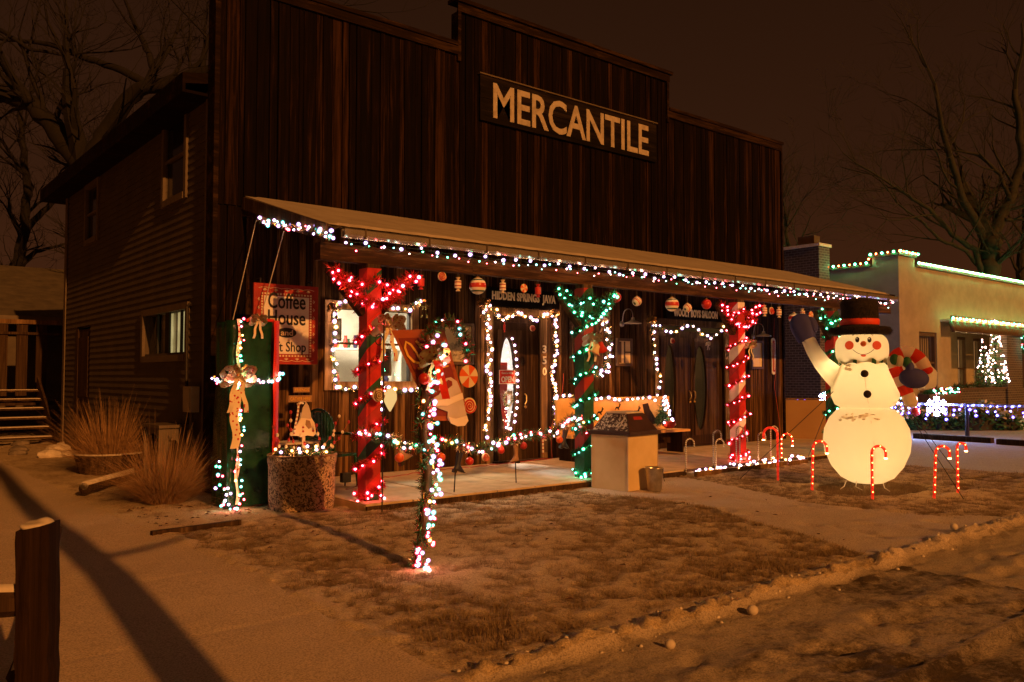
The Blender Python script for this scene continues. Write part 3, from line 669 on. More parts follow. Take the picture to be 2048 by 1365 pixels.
# shelves and display seen inside the window
t = thing('display_cabinet', 'white display shelves lit up inside the shop window', 'shelves', (6.1, 12.5, .08))
s = MB(); s.box(6.65,8.05,12.9,13.2,.09,.9); s.box(6.65,8.05,12.9,13.2,1.35,1.38); s.box(6.65,8.05,12.9,13.2,1.95,1.98); s.box(6.63,6.648,12.9,13.2,.09,2.4); s.box(8.052,8.07,12.9,13.2,.09,2.4); s.build('shelf_unit', M['white'], t)
for i in range(26):
    x = 6.72+random.random()*1.25; z = random.choice((1.38,1.98,.9)); h = random.uniform(.1,.28)
    MB().lathe([(.03,0),(.05,h*.4),(.025,h*.8),(.03,h)], (x, 13.05, z), 10).build('jar', M[random.choice(['redmat','greenfab','gold','white','blue'])], t)
t = thing('framed_picture', 'dark framed picture of a lit tree inside the window at right', 'picture', (6.62, 11.4, 1.7))
s = MB(); s.box(6.50,6.88,11.3,11.33,1.50,1.92); s.build('frame', M['winframe'], t); MB().box(6.54,6.84,11.285,11.299,1.54,1.88).build('print', M['dark'], t)
for i in range(9): bulb(t, (6.69+random.uniform(-.08,.08), 11.28, 1.58+i*.03), 'g', .005)
t = thing('framed_picture', 'dark framed print standing in the upper left pane of the shop window', 'picture', (5.85, 11.4, 2.1))
s = MB(); s.box(5.72,6.02,11.3,11.33,2.02,2.36); s.build('frame', M['winframe'], t); MB().box(5.75,5.99,11.285,11.299,2.05,2.33).build('print', M['photo'], t)
t = thing('red_cabinet', 'red cabinet standing inside behind the oval door glass', 'cabinet', (8.6, 12.2, .08)); MB().box(9.25,9.78,12.0,12.4,.09,1.75).build('cabinet_body', M['redfoil'], t); MB().box(9.28,9.75,11.985,11.999,.9,1.70).build('cabinet_door', M['redmat'], t)

# ================================================================== SIGNS
t = thing('mercantile_sign', 'long black board reading MERCANTILE in big cream letters high on the false front', 'sign', (10.4, YW, 5.7))
b = MB()
for i in range(4): b.a = .1+.2*i; b.box(8.24, 12.58, YW-.062+.004*(i % 2), YW-.02, 5.68+i*.19, 5.68+i*.19+.186)
b.build('sign_board', M['blackboard'], t); MB().box(8.22, 12.60, YW-.085, YW-.02, 6.442, 6.462).build('cap_strip', M['trim'], t)
letters('lettering', 'MERCANTILE', faceY(10.42, YW-.068, 6.055), 3.84, .60, 'letters', t, .01, .016, .98)
def namesign(x0, x1, zc, h, s_, lab, tw):
    t = thing('name_sign', lab, 'sign', ((x0+x1)/2, YW, zc)); b = MB(); b.a = .3; b.box(x0, x1, YW-.10, YW-.077, zc-h/2, zc+h/2); b.build('sign_board', M['blackboard'], t)
    letters('lettering', s_, faceY((x0+x1)/2, YW-.105, zc), tw, h*.58, 'nameletters', t, .008, .04, 1.06)
namesign(8.36, 9.95, 2.80, .31, 'HIDDEN SPRINGS  JAVA', 'dark board reading HIDDEN SPRINGS JAVA over the lit door', 1.40)
namesign(12.80, 14.62, 2.76, .27, 'WOOLY BOYS SALOON', 'dark board reading WOOLY BOYS SALOON over the double doors', 1.40)
for k, ch in enumerate('350'):
    o = letters('house_number', ch, faceY(9.63, YW-.066, 1.96-k*.19), .085, .135, 'nameletters', None, .012, .02); tag(o, 'pale metal digit %s on the casing right of the lit door' % ch, 'number', 'house numbers 350')
# Coffee House sign
SYc = 9.97; cx_ = PY(573,650,SYc).x; zt_ = PY(573,570,SYc).z; zb_ = PY(573,729,SYc).z; wS = .86; cz_ = (zt_+zb_)/2; hS = zt_-zb_
t = thing('coffee_house_sign', 'red bordered cream sign reading Coffee House and Gift Shop', 'sign', (cx_, SYc, zb_))
MB().box(cx_-wS/2, cx_+wS/2, SYc, SYc+.03, zb_, zt_).build('border_panel', M['redmat'], t)
MB().box(cx_-wS/2+.13, cx_+wS/2-.13, SYc-.006, SYc-.002, zb_+.13, zt_-.15).build('face_panel', M['white'], t)
b = MB()
def dot(x, z, s_=.011): b.box(x-s_, x+s_, SYc-.008, SYc-.001, z-s_, z+s_)
for i in range(17): x = cx_-wS/2+.105+i*(wS-.21)/16; dot(x, zb_+.105); dot(x, zt_-.125)
for i in range(1, 23): z = zb_+.105+i*(hS-.23)/23; dot(cx_-wS/2+.105, z); dot(cx_+wS/2-.105, z)
for i in range(5):
    x = cx_-wS/2+.14+i*(wS-.28)/4
    for zz, sg in ((zt_-.06, -1), (zb_+.05, 1)):
        for a in (-.9,-.45,0,.45,.9): b.bar((x, SYc-.004, zz), (x+.032*math.sin(a), SYc-.004, zz+sg*.032*math.cos(a)), .005, .006, (0,1,0))
        b.tube([(x-.08+.16*k/8, SYc-.004, zz-sg*.014*math.sin(PI*k/8)) for k in range(9)], .003, 4)
for i in range(7):
    z = zb_+.18+i*(hS-.38)/6
    for sg in (-1, 1):
        xx = cx_+sg*(wS/2-.05)
        for a in (-.8, 0, .8): b.bar((xx, SYc-.004, z), (xx-sg*.028*math.cos(a), SYc-.004, z+.028*math.sin(a)), .005, .006, (0,1,0))
b.build('border_pattern', M['cream'], t)
lm = MB(); fy = SYc-.012
letters('lettering', 'Coffee', faceY(cx_, fy, cz_+.295), .50, .20, 'black', t, .006, .012, 1.0)
letters('lettering', 'House', faceY(cx_, fy, cz_+.085), .50, .185, 'black', t, .006, .012, 1.0)
letters('lettering', 'Gift Shop', faceY(cx_, fy, cz_-.30), .52, .165, 'black', t, .006, .008, 1.0)
MB().prism([(cx_+.13*math.cos(a*PI/16), cz_-.105+.062*math.sin(a*PI/16)) for a in range(32)], SYc-.012, SYc-.007).build('oval_badge', M['black'], t)
letters('badge_lettering', 'and', faceY(cx_, SYc-.016, cz_-.105), .16, .072, 'cream', t, .005, .01)
h = MB(); [h.tube([(cx_+s_, SYc+.015, zt_-.02), (cx_+s_, SYc+.015, zt_+.05), (cx_+s_+.02, SYc+.06, zt_+.07), (cx_+s_, SYc+.14, zt_+.06)], .009, 6) for s_ in (-.34, .34)]; h.build('hanger', M['iron'], t)
# framed photographs, lamps, thermometer
def frame_on_wall(u, v, w, h, lab, m2='photo'):
    p = PY(u, v, YW-.04); t = thing('picture_frame', lab, 'picture frame', (p.x, YW, p.z)); b = MB(); b.a = .3; k = .05
    b.box(p.x-w/2, p.x+w/2, YW-.07, YW-.02, p.z+h/2-k, p.z+h/2); b.box(p.x-w/2, p.x+w/2, YW-.07, YW-.02, p.z-h/2, p.z-h/2+k)
    b.box(p.x-w/2, p.x-w/2+k, YW-.07, YW-.02, p.z-h/2+k, p.z+h/2-k); b.box(p.x+w/2-k, p.x+w/2, YW-.07, YW-.02, p.z-h/2+k, p.z+h/2-k)
    b.build('frame', M['winframe'], t); MB().box(p.x-w/2+k, p.x+w/2-k, YW-.05, YW-.022, p.z-h/2+k, p.z+h/2-k).build('print', M[m2], t); return t, p
t, p = frame_on_wall(915, 688, .62, .66, 'old sepia riding photograph in a wide frame left of the lit door', 'cream')
s = MB(); y = YW-.056
s.box(p.x-.22, p.x+.22, y, y+.004, p.z-.27, p.z-.12); 
s.prism([(p.x-.04,p.z-.12),(p.x-.06,p.z-.02),(p.x-.03,p.z+.06),(p.x-.035,p.z+.13),(p.x+.02,p.z+.14),(p.x+.03,p.z+.05),(p.x+.07,p.z-.02),(p.x+.05,p.z-.12)], y-.003, y+.003)
s.prism([(p.x-.2,p.z-.12),(p.x-.2,p.z-.02),(p.x-.1,p.z+.02),(p.x-.06,p.z-.02),(p.x-.06,p.z-.12)], y-.002, y+.004); s.build('picture_shapes', M['photo'], t)
t, p = frame_on_wall(1248, 705, .42, .52, 'small dark framed window mirror left of the saloon doors', 'cream'); b = MB(); b.a = .2; b.box(p.x-.015, p.x+.015, YW-.06, YW-.051, p.z-.2, p.z+.2); b.box(p.x-.2, p.x-.09, YW-.06, YW-.051, p.z-.2, p.z+.2); b.box(p.x, p.x+.16, YW-.06, YW-.051, p.z-.012, p.z+.012); b.build('glazing_bar', M['winframe'], t)
frame_on_wall(1513, 710, .46, .62, 'framed paper notice beside the right porch post', 'cream')
def goose(u, v, lab):
    p = PY(u, v, YW-.1); t = thing('wall_lamp', lab, 'wall lamp', (p.x, YW, p.z), 'unlit gooseneck barn lamps')
    MB().lathe([(.055,0),(.05,.03),(.02,.035)], (0,0,0), 16).build('mount', M['silver'], t, True, False).matrix_basis = Matrix.Translation((0,-.02,-.06)) @ Matrix.Rotation(PI/2, 4, 'X')
    MB().tube([(p.x, YW-.04, p.z-.06)] + [(p.x+.02, YW-.05-.12+.12*math.cos(a), p.z+.12*math.sin(a)+.10) for a in [PI*i/10 for i in range(11)]] + [(p.x+.02, YW-.29, p.z+.03)], .009, 8).build('arm', M['silver'], t, True)
    MB().lathe([(.03,.10),(.035,.06),(.05,.045),(.16,0),(.165,-.012),(.15,-.005),(.04,.035)], (p.x+.02, YW-.29, p.z-.05), 24, False).build('shade', M['beige'], t, True)
goose(1249, 642, 'unlit gooseneck barn lamp right of the green post'); goose(1511, 668, 'unlit gooseneck barn lamp right of the far red post')
p = PY(1546, 713, YW-.03); t = thing('thermometer', 'tall white wall thermometer near the right end of the porch', 'thermometer', (p.x, YW, p.z))
MB().prism([(p.x+.07*math.cos(a)*1.0, p.z+(.34 if math.sin(a) >= 0 else -.34)+.07*math.sin(a)) for a in [2*PI*i/24 for i in range(24)]], YW-.05, YW-.022).build('scale_plate', M['white'], t)
b = MB(); b.prism([(p.x+.045*math.cos(a), p.z+(.31 if math.sin(a) >= 0 else -.31)+.045*math.sin(a)) for a in [2*PI*i/24 for i in range(24)]], YW-.054, YW-.051); b.build('dial_field', M['redmat'], t)
b = MB(); b.box(p.x-.008, p.x+.008, YW-.06, YW-.055, p.z-.3, p.z+.3)
for i in range(13): b.box(p.x+.012, p.x+.035, YW-.058, YW-.055, p.z-.3+i*.05, p.z-.295+i*.05)
b.build('tube_and_ticks', M['white'], t)
tag(wire(None, [(p.x+.02,YW-.07,2.8),(p.x-.02,YW-.07,2.4),(p.x+.03,YW-.07,1.5),(p.x-.03,YW-.07,1.3),(p.x+.12,YW-.08,.6),(p.x+.15,YW-.1,.1)], .006, 'redwire', 20, 'power_cord'), 'thin cord running down the wall behind the thermometer', 'cord')
# ================================================================== STRING LIGHTS ON THE BUILDING
def lights(lab, pts, n, pal, r=.022, j=.02, w='wire', cat='string lights', grp=None, gar=None, off=(0,-.02,0), nm='string_lights'):
    t = thing(nm, lab, cat, tuple(Vector(pts[0])), grp)
    if gar: garland(t, pts, gar[0], gar[1], *(gar[2:]))
    wire(t, pts, .003, w, j=.004); put_bulbs(t, pts, n, pal, r, j, off); return t
ev = [(4.52 + (17.15-4.52)*i/60, EY-.04+.01*math.sin(i), 3.005+.012*math.sin(i*1.7)) for i in range(61)]
lights('row of white bulbs hung just under the gutter along the whole porch eave', ev, 52, 'w', .021, .022, grp='string lights along the porch eave')
ev2 = [(4.55 + (17.1-4.55)*i/100, EY-.06, 2.985-.06*(i % 2)) for i in range(101)]
lights('zigzag string of small red, green and aqua bulbs along the porch eave', ev2, 92, list('rtgwtr'), .012, .034, grp='string lights along the porch eave')
rk = [PX(u, v, 4.27) for u, v in [(517,440),(535,448),(550,446),(570,456),(590,452),(608,462),(625,458),(640,470),(655,478),(668,470)]]
lights('short white and coloured string climbing the left sloping end of the porch roof', rk, 32, list('wwwtrw'), .02, .045, gar=(.05, 160, ('pine','tinselW'), (0,1,1)), nm='lit_garland', cat='garland')
# ---- wrapped posts
def wrap(x, cols, lab, pitch=.62, z0=.10, z1=2.74):
    t = thing('post_wrap', lab, 'fabric wrap', (x, YF, z0), 'spiral fabric wraps on porch posts')
    h = .094; n = len(cols)
    for k, c in enumerate(cols):
        mb = MB(); wid = pitch/n; z = z0 - pitch
        per = [(-h,-h),(h,-h),(h,h),(-h,h)]
        s = 0; vs = []; m = int((z1-z0+pitch)/pitch*4)+5
        for i in range(m*4+1):
            q_ = i/4; c0 = per[int(q_) % 4]; c1 = per[(int(q_)+1) % 4]; f_ = q_-int(q_)
            px_, py_ = c0[0]+(c1[0]-c0[0])*f_, c0[1]+(c1[1]-c0[1])*f_
            zz = z0 - pitch + k*wid + q_*pitch/4
            vs += [(x+px_, YF+py_, min(max(zz, z0), z1)), (x+px_, YF+py_, min(max(zz+wid*.985, z0), z1))]
        mb.add(vs, [(2*i, 2*i+2, 2*i+3, 2*i+1) for i in range(len(vs)//2-1) if vs[2*i+1][2] > z0 and vs[2*i][2] < z1])
        mb.build('ribbon', M[c], t)
    return t
wrap(PX_[0], ['redfab','redmat','redfab','greenfab'], 'red fabric wound round the leftmost porch post')
wrap(PX_[1], ['greenfab','greenfab','redmat'], 'green fabric with red stripes wound round the second porch post', .70)
wrap(PX_[2], ['redfab','redmat','white'], 'red and pale striped fabric wound round the third porch post', .66)
wrap(PX_[3], ['greenfab','redfab'], 'green and red fabric wound round the far right porch post', .74)
def post_lights(x, pal, gm, lab, turns, n, nb, rad=.055, r=.02):
    h = .135; pts = []
    for i in range(n*8+1):
        a = 2*PI*turns*i/(n*8)-PI*.75; sq = h/max(abs(math.cos(a)), abs(math.sin(a)))*.93
        pts.append((x+math.cos(a)*sq, YF+math.sin(a)*sq, .16+2.2*i/(n*8)))
    t = thing('lit_post_garland', lab, 'garland', (x, YF, .1), 'lit garlands spiralling up porch posts')
    garland(t, pts, rad*1.15, 800, gm, (0,1,1), lw=.0055); wire(t, pts, .004, 'wire')
    cap = [[(x+s_*.07, YF-.09, 2.30),(x+s_*.30, YF-.10, 2.50),(x+s_*.50, YF-.10, 2.62)] for s_ in (-1,1)] + [[(x-.55,YF-.09,2.70),(x-.2,YF-.10,2.50),(x,YF-.12,2.62),(x+.2,YF-.10,2.5),(x+.55,YF-.09,2.70)], [(x-.34,YF-.12,2.42),(x-.1,YF-.14,2.34),(x+.1,YF-.14,2.36),(x+.34,YF-.12,2.44)]]
    for c in cap: garland(t, c, rad*2.0, 620, gm, (0,1,1), name='bracket_garland', lw=.006)
    base = [(x+.15*math.cos(a), YF+.15*math.sin(a), .14+.05*math.sin(a*3)) for a in [2*PI*i/16 for i in range(17)]]; garland(t, base, rad, 300, gm, (0,1,1), name='foot_garland')
    put_bulbs(t, pts, nb, pal, r, .025); [put_bulbs(t, c, k, pal, r, .05) for c, k in zip(cap, (7,7,11,7))]; put_bulbs(t, base, 12, pal, r, .03)
    return t
post_lights(PX_[0], 'rrrrwr', ('tinselR','redfab'), 'red garland with red bulbs on the leftmost porch post', 6, 12, 40)
post_lights(PX_[1], 'gggt', ('pine','tinselG'), 'green garland with green bulbs on the second porch post', 6.5, 13, 54)
post_lights(PX_[2], 'r', ('tinselR','redfab'), 'red garland with red bulbs on the third porch post', 7, 14, 60, .045)
post_lights(PX_[3], 'g', ('pine','tinselG'), 'green garland with green bulbs on the far right porch post', 6, 12, 40)
# ---- bows
def bow(root, p, s, mat, tails=True, ax=(1,0,0)):
    p = Vector(p); ax = Vector(ax).normalized(); up = Vector((0,0,1)); n_ = ax.cross(up)
    mb = MB()
    for sg, rise in ((-1,.25),(1,.25),(-1,-.35),(1,-.35),(-.45,.8),(.45,.8)):
        vs = []; K = 10
        for i in range(K+1):
            a = 2*PI*i/K; rr_ = s*(.5-.5*math.cos(a)); d = ax*sg*rr_ + up*(rise*rr_*abs(sg) + s*.34*math.sin(a)) - n_*0
            for w_ in (-.5,.5): vs.append(p + d - n_*(-w_*s*.75) + n_*s*.1 + up*(w_*s*.30))
        mb.add(vs, [(2*i, 2*i+1, 2*i+3, 2*i+2) for i in range(K)])
    mb.build('bow_loops', M[mat], root, True); MB().sphere(p+n_*s*.12, s*.17, 10, 8).build('knot', M[mat], root, True)
    if tails:
        for sg in (-1, 1):
            vs = []
            for i in range(9):
                q_ = p + ax*(sg*s*(.12+.05*i)+.02*s*math.sin(i)) - up*(s*.27*i) + n_*(s*.12*math.sin(i*1.3)+s*.1)
                vs += [q_-ax*s*.14, q_+ax*s*.14]
            MB().add(vs, [(2*i, 2*i+1, 2*i+3, 2*i+2) for i in range(8)]).build('tail', M[mat], root, True)
def bowthing(p, s, mat, lab, grp=None, ax=(1,0,0)):
    t = thing('ribbon_bow', lab, 'bow', tuple(p), grp); bow(t, p, s, mat, True, ax); return t
bowthing((PX_[0]+.12, YF-.20, PY(745,650,YF-.2).z), .19, 'polka', 'large pale red bow tied high on the leftmost porch post')
bowthing((PX_[2]+.13, YF-.17, PY(1500,690,YF).z), .12, 'polka', 'pale red bow tied on the third porch post')
p = PY(1182,680,YF-.2); bowthing(p, .14, 'white', 'pale bow above the red bells on the green second post')
t = thing('bell_ornament', 'pair of shiny red and cream bells on the green second post', 'bells', tuple(PY(1198,702,YF-.22)))
for u, v, a, m1 in ((1190,702,.35,'cream'),(1202,696,-.5,'red')):
    c = PY(u, v, YF-.22); o = MB().lathe([(.012,.10),(.035,.085),(.045,.04),(.06,.0),(.085,-.03),(.08,-.032),(.04,.02)], (0,0,0), 20, False).build('bell', M[m1], t, True, False); o.location = c - t.location; o.rotation_euler = (.3, a, 0)
    q_ = MB().lathe([(.086,-.03),(.089,-.036),(.078,-.036)], (0,0,0), 20, False).build('rim', M['red'], o, True, False)
# ---- window, door garlands
def zz(pts): return [PY(u, v, YW-.10) for u, v in pts]
gl = [('green garland with white bulbs down the left side of the lit shop window', [(668,612),(672,640),(668,668),(666,700),(668,730),(672,755),(674,775)], 12),
      ('green garland with white bulbs swagged across the top of the lit shop window', [(665,612),(690,606),(712,606),(738,612),(762,606),(790,616),(815,622),(832,606),(838,600)], 15),
      ('green garland with white bulbs swagged under the lit shop window', [(674,776),(700,780),(735,772),(765,770),(785,780),(800,785),(822,782),(845,778),(848,768)], 12)]
for lab, pp, n in gl: lights(lab, zz(pp), n, 'wwwa', .027, .03, gar=(.06, 520, ('pine','tinselW'), (0,0,1)), nm='lit_garland', cat='garland', grp='garlands round the shop window')
lights('loose white bulbs hanging beside the spiral lollipop under the window', zz([(752,768),(770,780),(758,800),(762,822),(752,835),(757,850)]), 7, 'w', .026, .015)
dl = [('lit garland down the left casing of the Java door', [(966,618),(972,640),(976,665),(979,690),(978,715),(974,740),(980,765),(978,790),(976,812),(974,835),(970,855),(973,872)], 34),
      ('lit garland swagged over the top of the Java door', [(972,610),(985,618),(998,636),(1012,640),(1022,632),(1040,624),(1052,632),(1066,642),(1080,636),(1094,628),(1104,622)], 18),
      ('lit garland down the right casing of the Java door', [(1104,622),(1112,648),(1108,672),(1112,700),(1108,725),(1102,745),(1108,770),(1112,788),(1106,812),(1110,838),(1108,860),(1106,872)], 36)]
for lab, pp, n in dl: lights(lab, zz(pp), n, 'wwaw', .025, .03, gar=(.05, 420, ('pine','tinselW'), (0,1)), nm='lit_garland', cat='garland', grp='lit garlands round the Java door')
sl = [('lit garland down the left casing of the saloon doors', [(1307,640),(1304,672),(1308,690),(1306,710),(1313,722),(1310,738),(1320,750),(1320,768),(1314,785),(1318,800),(1312,812)], 15),
      ('lit garland swagged over the saloon double doors', [(1308,650),(1322,655),(1334,662),(1347,668),(1362,656),(1375,650),(1390,652),(1402,672),(1412,672),(1426,676),(1438,668),(1448,652)], 15),
      ('lit garland down the right casing of the saloon doors', [(1457,650),(1462,680),(1458,710),(1461,733),(1466,746),(1468,788),(1466,820),(1468,842),(1468,868),(1464,888)], 12)]
for lab, pp, n in sl: lights(lab, zz(pp), n, 'wwwwa', .027, .025, gar=(.05, 330, ('pine','tinselW'), (0,0,1)), nm='lit_garland', cat='garland', grp='lit garlands round the saloon doors')
for u, v, s_, lab in [(668,615,.10,'gold mesh bow at the top left corner of the shop window'),(848,608,.10,'gold mesh bow at the top right corner of the shop window'),(966,606,.11,'gold mesh bow at the top left corner of the Java door'),
                      (1108,626,.10,'gold mesh bow at the top right corner of the Java door'),(1303,640,.10,'bronze bow at the top left corner of the saloon doors'),(1462,650,.09,'bronze bow at the top right corner of the saloon doors')]:
    bowthing(PY(u, v, YW-.16), s_, 'tinselW' if u < 1200 else 'gold', lab, 'metallic bows at door and window corners')
# ---- big wreath behind the green post
c = PY(1190, 692, YW-.14); rw = .42
ring = [(c.x+rw*.92*math.cos(a), c.y, c.z+rw*1.25*math.sin(a)) for a in [2*PI*i/36 for i in range(37)]]
t = thing('lit_wreath', 'large oval evergreen wreath with white bulbs on the wall behind the green post', 'wreath', tuple(c))
garland(t, ring, .11, 330, ('pine','tinselW'), (0,0,1), name='needles'); put_bulbs(t, ring, 46, 'w', .027, .07)
bow(t, Vector(ring[8])+Vector((.05,-.08,0)), .13, 'polka'); 
# ---- door decorations
def swirl(root, c, r, T0=None, cap='red'):
    T = faceY(*c); mb = MB(); mb.T = T; mb.lathe([(r*.2,-.012),(r,-.012),(r,.008),(r*.2,.012)], (0,0,0), 24); mb.build('disc', M['cream'], root); spiral(None, r*.95, 3, faceY(c[0], c[1]-.014, c[2]), 50, r*.11).build('swirl', M[cap], root)
def hangline(root, p, z1, r=.0015):
    MB().tube([p, (p[0], p[1], z1)], r, 4).build('hanging_thread', M['silver'], root)
def sw_thing(u, v, y, r, lab, ztop=None, grp='swirl candies'):
    c = PY(u, v, y); t = thing('swirl_candy', lab, 'ornament', tuple(c), grp); swirl(t, c, r)
    if ztop: hangline(t, (c.x, c.y, c.z+r), ztop)
sw_thing(1065, 657, YW-.14, .052, 'round red and white swirl candy hanging over the Java door'); sw_thing(1345, 682, YW-.14, .055, 'round swirl candy hanging over the left saloon door')
def candy(root, c, w, h, m='candystripe', capm='cream'):
    x, y, z = c; o = MB().lathe([(w*.3,-h/2),(w,-h*.42),(w,h*.42),(w*.3,h/2)], (0,0,0), 14).build('sweet', M[m], root, False, False); o.location = Vector(c)-root.location
    for sg in (-1, 1): MB().lathe([(w*.25, sg*h*.5),(w*.75, sg*h*.78),(w*.6, sg*h*.8),(w*.15, sg*h*.52)], c, 10, False).build('twist_end', M[capm], root)
t = thing('candy_ornament', 'tiny red candy hanging over the left of the Java door', 'ornament', tuple(PY(1009,655,YW-.13))); candy(t, PY(1009,655,YW-.13), .018, .10, 'red', 'red')
bowthing(PY(1416,688,YW-.14), .06, 'white', 'small white bow hanging over the right saloon door')
t = thing('open_sign', 'red sign reading COME IN WE\'RE OPEN inside the oval door glass', 'sign', (8.87, YW-.02, 1.47))
MB().box(8.68, 9.02, YW-.012, YW-.004, 1.37, 1.60).build('sign_panel', M['white'], t); MB().box(8.69, 9.01, YW-.016, YW-.0125, 1.38, 1.59).build('red_field', M['redfoil'], t)
letters('lettering', 'OPEN', faceY(8.85, YW-.02, 1.445), .27, .10, 'white', t, .004, .03); letters('small_lettering', "Come in WE'RE", faceY(8.85, YW-.02, 1.55), .25, .035, 'white', t, .004, .01)
c = (8.86, YW-.02, 1.12); t = thing('door_wreath', 'small frosted green wreath with pink bow inside the oval door glass', 'wreath', c)
garland(t, [(c[0]+.085*math.cos(a), c[1], c[2]+.12*math.sin(a)) for a in [2*PI*i/20 for i in range(21)]], .04, 900, ('tinselG','cream'), (0,1), name='foliage', lw=.005); bow(t, (c[0], c[1]-.02, c[2]+.1), .06, 'polka')
ov = [(8.87+.175*math.cos(a), YW-.02, 1.38+.78*math.sin(a)) for a in [2*PI*i/40 for i in range(41)]]
lights('white string lights round the oval glass of the Java door', ov[28:41]+ov[1:9], 15, 'w', .022, .012, 'silver')
lights('loose curl of white lights inside the lower oval door glass', [(8.82,YW,.95),(8.93,YW,.90),(8.84,YW,.83),(8.92,YW,.78),(8.82,YW,.72),(8.90,YW,.68),(8.87,YW,.62)], 6, 'w', .016, .01, 'silver')
t = thing('tree_reflection', 'dark cone with tiny aqua lights imitating a tree reflected in the left saloon door glass', 'christmas tree', (13.1, 11.6, .1))  # added inside to stand for a tree's reflection in the glass
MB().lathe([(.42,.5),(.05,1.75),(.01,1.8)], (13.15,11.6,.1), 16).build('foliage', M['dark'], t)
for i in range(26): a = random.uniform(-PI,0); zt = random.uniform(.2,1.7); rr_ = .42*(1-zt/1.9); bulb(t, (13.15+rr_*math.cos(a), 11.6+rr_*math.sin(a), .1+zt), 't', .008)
# ---- hanging ornaments under the beam
YB = YF-.02; ZB = 2.795
def ball(u, v, r, m, lab, y=None, ztop=ZB, tilt=0, name='ball_ornament'):
    c = PY(u, v, y or YB); t = thing(name, lab, 'ornament', tuple(c), 'ball ornaments')
    o = MB().sphere((0,0,0), r, 24, 16).build('ball', M[m], t, True, False); o.rotation_euler = (0, tilt, 0)
    MB().lathe([(r*.2, r*.96),(r*.2, r*1.12),(r*.05, r*1.16)], c, 10).build('cap', M['gold'], t)
    if ztop: hangline(t, (c.x, c.y, c.z+r*1.1), ztop)
    return t
def cand(u, v, lab, m='candystripe', w=.042, h=.11):
    c = PY(u, v, YB); t = thing('candy_ornament', lab, 'ornament', tuple(c), 'wrapped candy ornaments'); candy(t, c, w, h, m, 'cream' if m != 'red' else 'red'); hangline(t, (c.x, c.y, c.z+h*.8), ZB); return t
cand(842, 565, 'red wrapped candy, leftmost ornament hanging from the porch beam', 'red'); 
sw_thing(884, 553, YB, .058, 'red edged swirl disc second from left under the porch beam', ZB)
cand(916, 569, 'striped wrapped candy left of the big striped ball'); ball(955.6, 572.5, .108, 'ballbig', 'big red and white striped ball left of the HIDDEN SPRINGS board')
cand(1005.5, 573.5, 'striped wrapped candy above the HIDDEN SPRINGS board'); 
c = PY(1048,577,YB); t = thing('peppermint_ornament', 'orange and cream peppermint disc above the word SPRINGS', 'ornament', tuple(c), 'peppermint discs')
def pepper(root, c, r, m='orangemint'):
    T = faceY(*c); mb = MB(); mb.T = T; n = 40
    for k in range(8):
        mb.m = k % 2; vs = [(0,0,.014)]
        for i in range(7): a = 2*PI*(k+i/6)/8; vs.append((r*math.cos(a), r*math.sin(a), .004))
        vs2 = [(0,0,-.014)] + [(x_, y_, -.004) for x_, y_, _ in vs[1:]]
        mb.add(vs, [(0, i, i+1) for i in range(1, 7)]); mb.add(vs2, [(0, i+1, i) for i in range(1, 7)]); mb.add([*vs[1:], *vs2[1:]], [(i, i+7, i+8, i+1) for i in range(6)])
    return mb.build('disc', [M['cream'], M['orange']], root)
M['orange'] = pmat('orange paint', (.70,.12,.02), (.6,.09,.015), 9, .4)
pepper(t, c, .058); hangline(t, (c.x,c.y,c.z+.058), ZB)
cand(1076, 582, 'red wrapped candy above the word JAVA', 'red')
ball(1232, 595, .078, 'red', 'shiny plain red ball just right of the green post'); ball(1274, 603, .072, 'balldiag', 'diagonally striped ball between the plain red ball and the big striped ball', tilt=.3)
ball(1344, 609.5, .108, 'ballbig', 'big green, red and cream striped ball above the word WOOLY'); ball(1375, 616, .070, 'balldiag', 'diagonally striped ball partly over the word BOYS', tilt=.5)
ball(1413, 609, .082, 'red', 'shiny plain red ball above the word SALOON')
cand(1529, 622, 'striped wrapped candy nearest the right side of the third post', w=.045, h=.12); sw_thing(1543, 622, YB, .065, 'red edged swirl disc between two striped candies right of the third post', ZB)
cand(1558, 625, 'striped wrapped candy right of the swirl disc near the wall end', w=.045, h=.12)
ball(1588, 637, .098, 'ballbig', 'big striped ball just above the raised blue mitten'); cand(1605, 628, 'striped wrapped candy touching the big ball over the mitten', w=.045, h=.12)
c = PY(1622,631,YB); t = thing('peppermint_ornament', 'orange and cream peppermint disc hanging above the raised mitten', 'ornament', tuple(c), 'peppermint discs'); pepper(t, c, .075); hangline(t, (c.x,c.y,c.z+.07), ZB)
cand(1641, 633.5, 'striped wrapped candy nearest the far green post', w=.045, h=.12)
